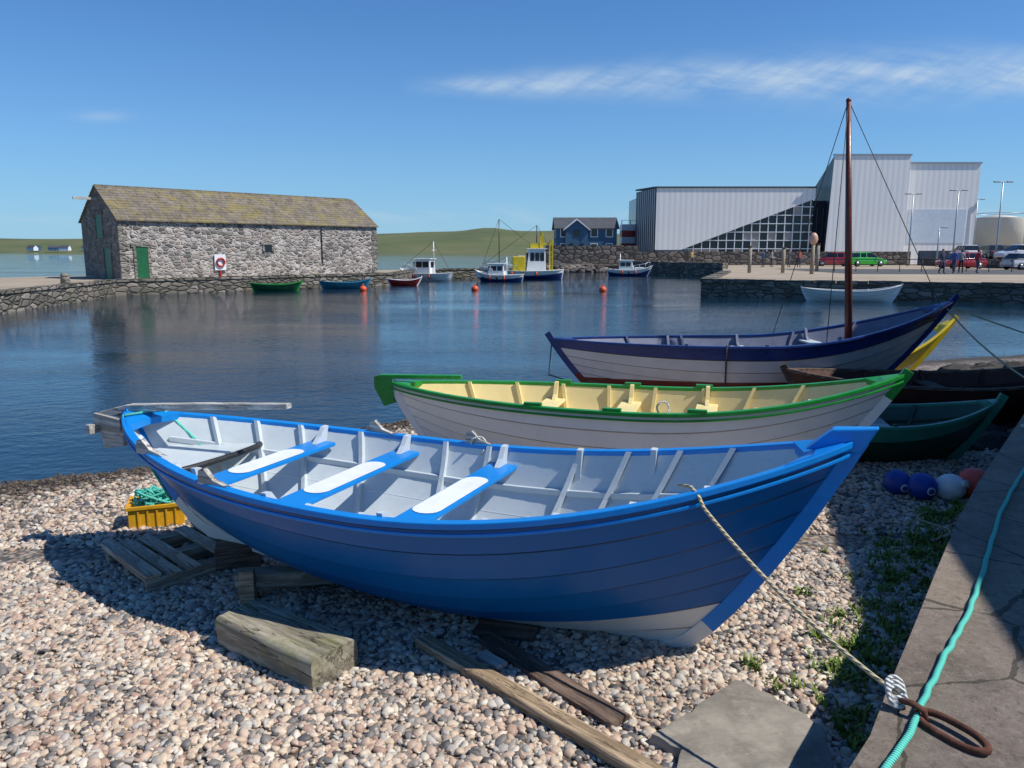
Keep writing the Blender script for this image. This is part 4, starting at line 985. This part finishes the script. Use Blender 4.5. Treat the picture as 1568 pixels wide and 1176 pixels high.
car(45.0,68,.756,R(8),(.6,.6,.6)); car(41.5,72,.756,R(185),(.35,.02,.02))
for k in range(5): car(53+k*2.7,84.6,1.5,R(88),cols[(k*2+1)%9])

def person(x,y,z,rz,jacket,trouser,stride=.12,h=1.72,hair=(.06,.04,.03)):
    E=empty('person',(x,y,z),rz); s=h/1.72; E.scale=(s,s,s)
    J=[((0,0,.95),.125),((0,0,1.13),.115),((0,-.01,1.33),.14),((0,0,1.47),.055),((0,-.01,1.54),.05),
       ((.17,0,1.39),.06),((.22,.03,1.12),.045),((.23,-.06,.88),.032),((.225,-.09,.79),.034),
       ((-.17,0,1.39),.06),((-.22,.0,1.12),.045),((-.23,-.10,.90),.032),((-.225,-.14,.82),.034),
       ((.09,0,.88),.088),((.10,-stride*.8,.49),.06),((.10,-stride*.6,.10),.043),((.10,-stride-.12,.045),.04),
       ((-.09,0,.88),.088),((-.10,stride*.2,.49),.06),((-.10,stride+.05,.11),.043),((-.10,stride-.08,.045),.04)]
    Ed=[(0,1),(1,2),(2,3),(3,4),(2,5),(5,6),(6,7),(7,8),(2,9),(9,10),(10,11),(11,12),(0,13),(13,14),(14,15),(15,16),(0,17),(17,18),(18,19),(19,20)]
    me=bpy.data.meshes.new('body'); me.from_pydata([j[0] for j in J],Ed,[]); me.update()
    m,nt,b=base('clothes'); tcn=nd(nt,'ShaderNodeTexCoord'); sx=nd(nt,'ShaderNodeSeparateXYZ'); nt.links.new(tcn.outputs['Object'],sx.inputs[0])
    c=ramp(nt,mth(nt,'DIVIDE',sx.outputs[2],2),[(0,(.03,.03,.03)),(.045,trouser),(.47,jacket),(.735,(.45,.26,.18))],'CONSTANT')
    hand=mth(nt,'MULTIPLY',mth(nt,'GREATER_THAN',mth(nt,'ABSOLUTE',sx.outputs[0]),.185),mth(nt,'LESS_THAN',sx.outputs[2],.89))
    arm=mth(nt,'MULTIPLY',mth(nt,'GREATER_THAN',mth(nt,'ABSOLUTE',sx.outputs[0]),.18),mth(nt,'GREATER_THAN',sx.outputs[2],.89))
    c=mixc(nt,arm,c,jacket); c=mixc(nt,hand,c,(.45,.26,.18)); nt.links.new(c,b.inputs['Base Color']); b.inputs['Roughness'].default_value=.85
    me.materials.append(m); o=link(bpy.data.objects.new('body',me),E)
    sk=o.modifiers.new('sk','SKIN'); sk.use_smooth_shade=True
    for i,(p,r) in enumerate(J):
        v=me.skin_vertices[0].data[i]; v.radius=(r,r*.8 if i<3 else r); v.use_root=(i==0)
    su=o.modifiers.new('su','SUBSURF'); su.levels=1; su.render_levels=1
    skin=paint('skin',(.45,.26,.18),.6,.1,5,0); hm=paint('hair',hair,.8,.2,9,0)
    sphere('head',(0,-.01,1.62),.105,skin,E,(.78,.92,1.12)); sphere('hair',(0,.012,1.645),.112,hm,E,(.80,.92,1.0))
    sphere('nose',(0,-.112,1.61),.017,skin,E,(1,1,1.4),8,6)
    for sd in (-1,1): sphere('eye',(sd*.032,-.098,1.635),.011,black_m,E,(1,1,1),8,6); sphere('ear',(sd*.082,0,1.62),.02,skin,E,(.5,1,1.4),8,6)
    box('mouth',-.022,.022,-.106,-.1,1.565,1.573,dark_red,E)
person(30.4,55,.756,R(20),(.02,.03,.06),(.03,.04,.09))
person(31.8,56,.756,R(-60),(.05,.10,.30),(.05,.06,.10))
person(32.6,56.5,.756,R(160),(.25,.26,.28),(.03,.03,.04),.05)
person(33.5,56,.756,R(100),(.30,.03,.05),(.06,.07,.12))
person(28.0,76,.756,R(0),(.4,.1,.08),(.05,.06,.1),.05); person(27.2,76.5,.756,R(60),(.05,.06,.1),(.1,.1,.1),.05)
person(26.0,78,.756,R(90),(.5,.5,.5),(.05,.06,.1)); person(24.8,77,.756,R(-90),(.05,.15,.3),(.05,.05,.06))
person(20.2,87.5,.756,R(40),(.4,.3,.1),(.05,.05,.06))
for x,y,h_,fm_ in ((17.7,58,1.9,None),(21.2,55,2.2,orange_p),(20.2,58,1.8,None),(24.3,62,2.1,None)):
    MP=empty('mooring_post',(x,y,.75)); tube('post',[(0,0,-.1),(0,0,h_)],.13,old_wood,MP,n=10)
    if fm_: sphere('float',(0,0,h_+.25),.36,paint('pale_pink_float',(.6,.35,.25),.5,.2,3,0),MP,(.8,.8,1.2))
    else: tube('cap',[(0,0,h_),(0,0,h_+.08)],.17,rust,MP)
RL=empty('harbour_railing',(0,0,0))
for k in range(22):
    x=24+k*1.6; y=62-k*.25; tube('post',[(x,y,.75),(x,y,1.75)],.03,black_m,RL,n=5)
tube('rail',[(24,62,1.72),(24+21*1.6,62-21*.25,1.72)],.03,black_m,RL,n=5); tube('rail',[(24,62,1.3),(24+21*1.6,62-21*.25,1.3)],.025,black_m,RL,n=5)
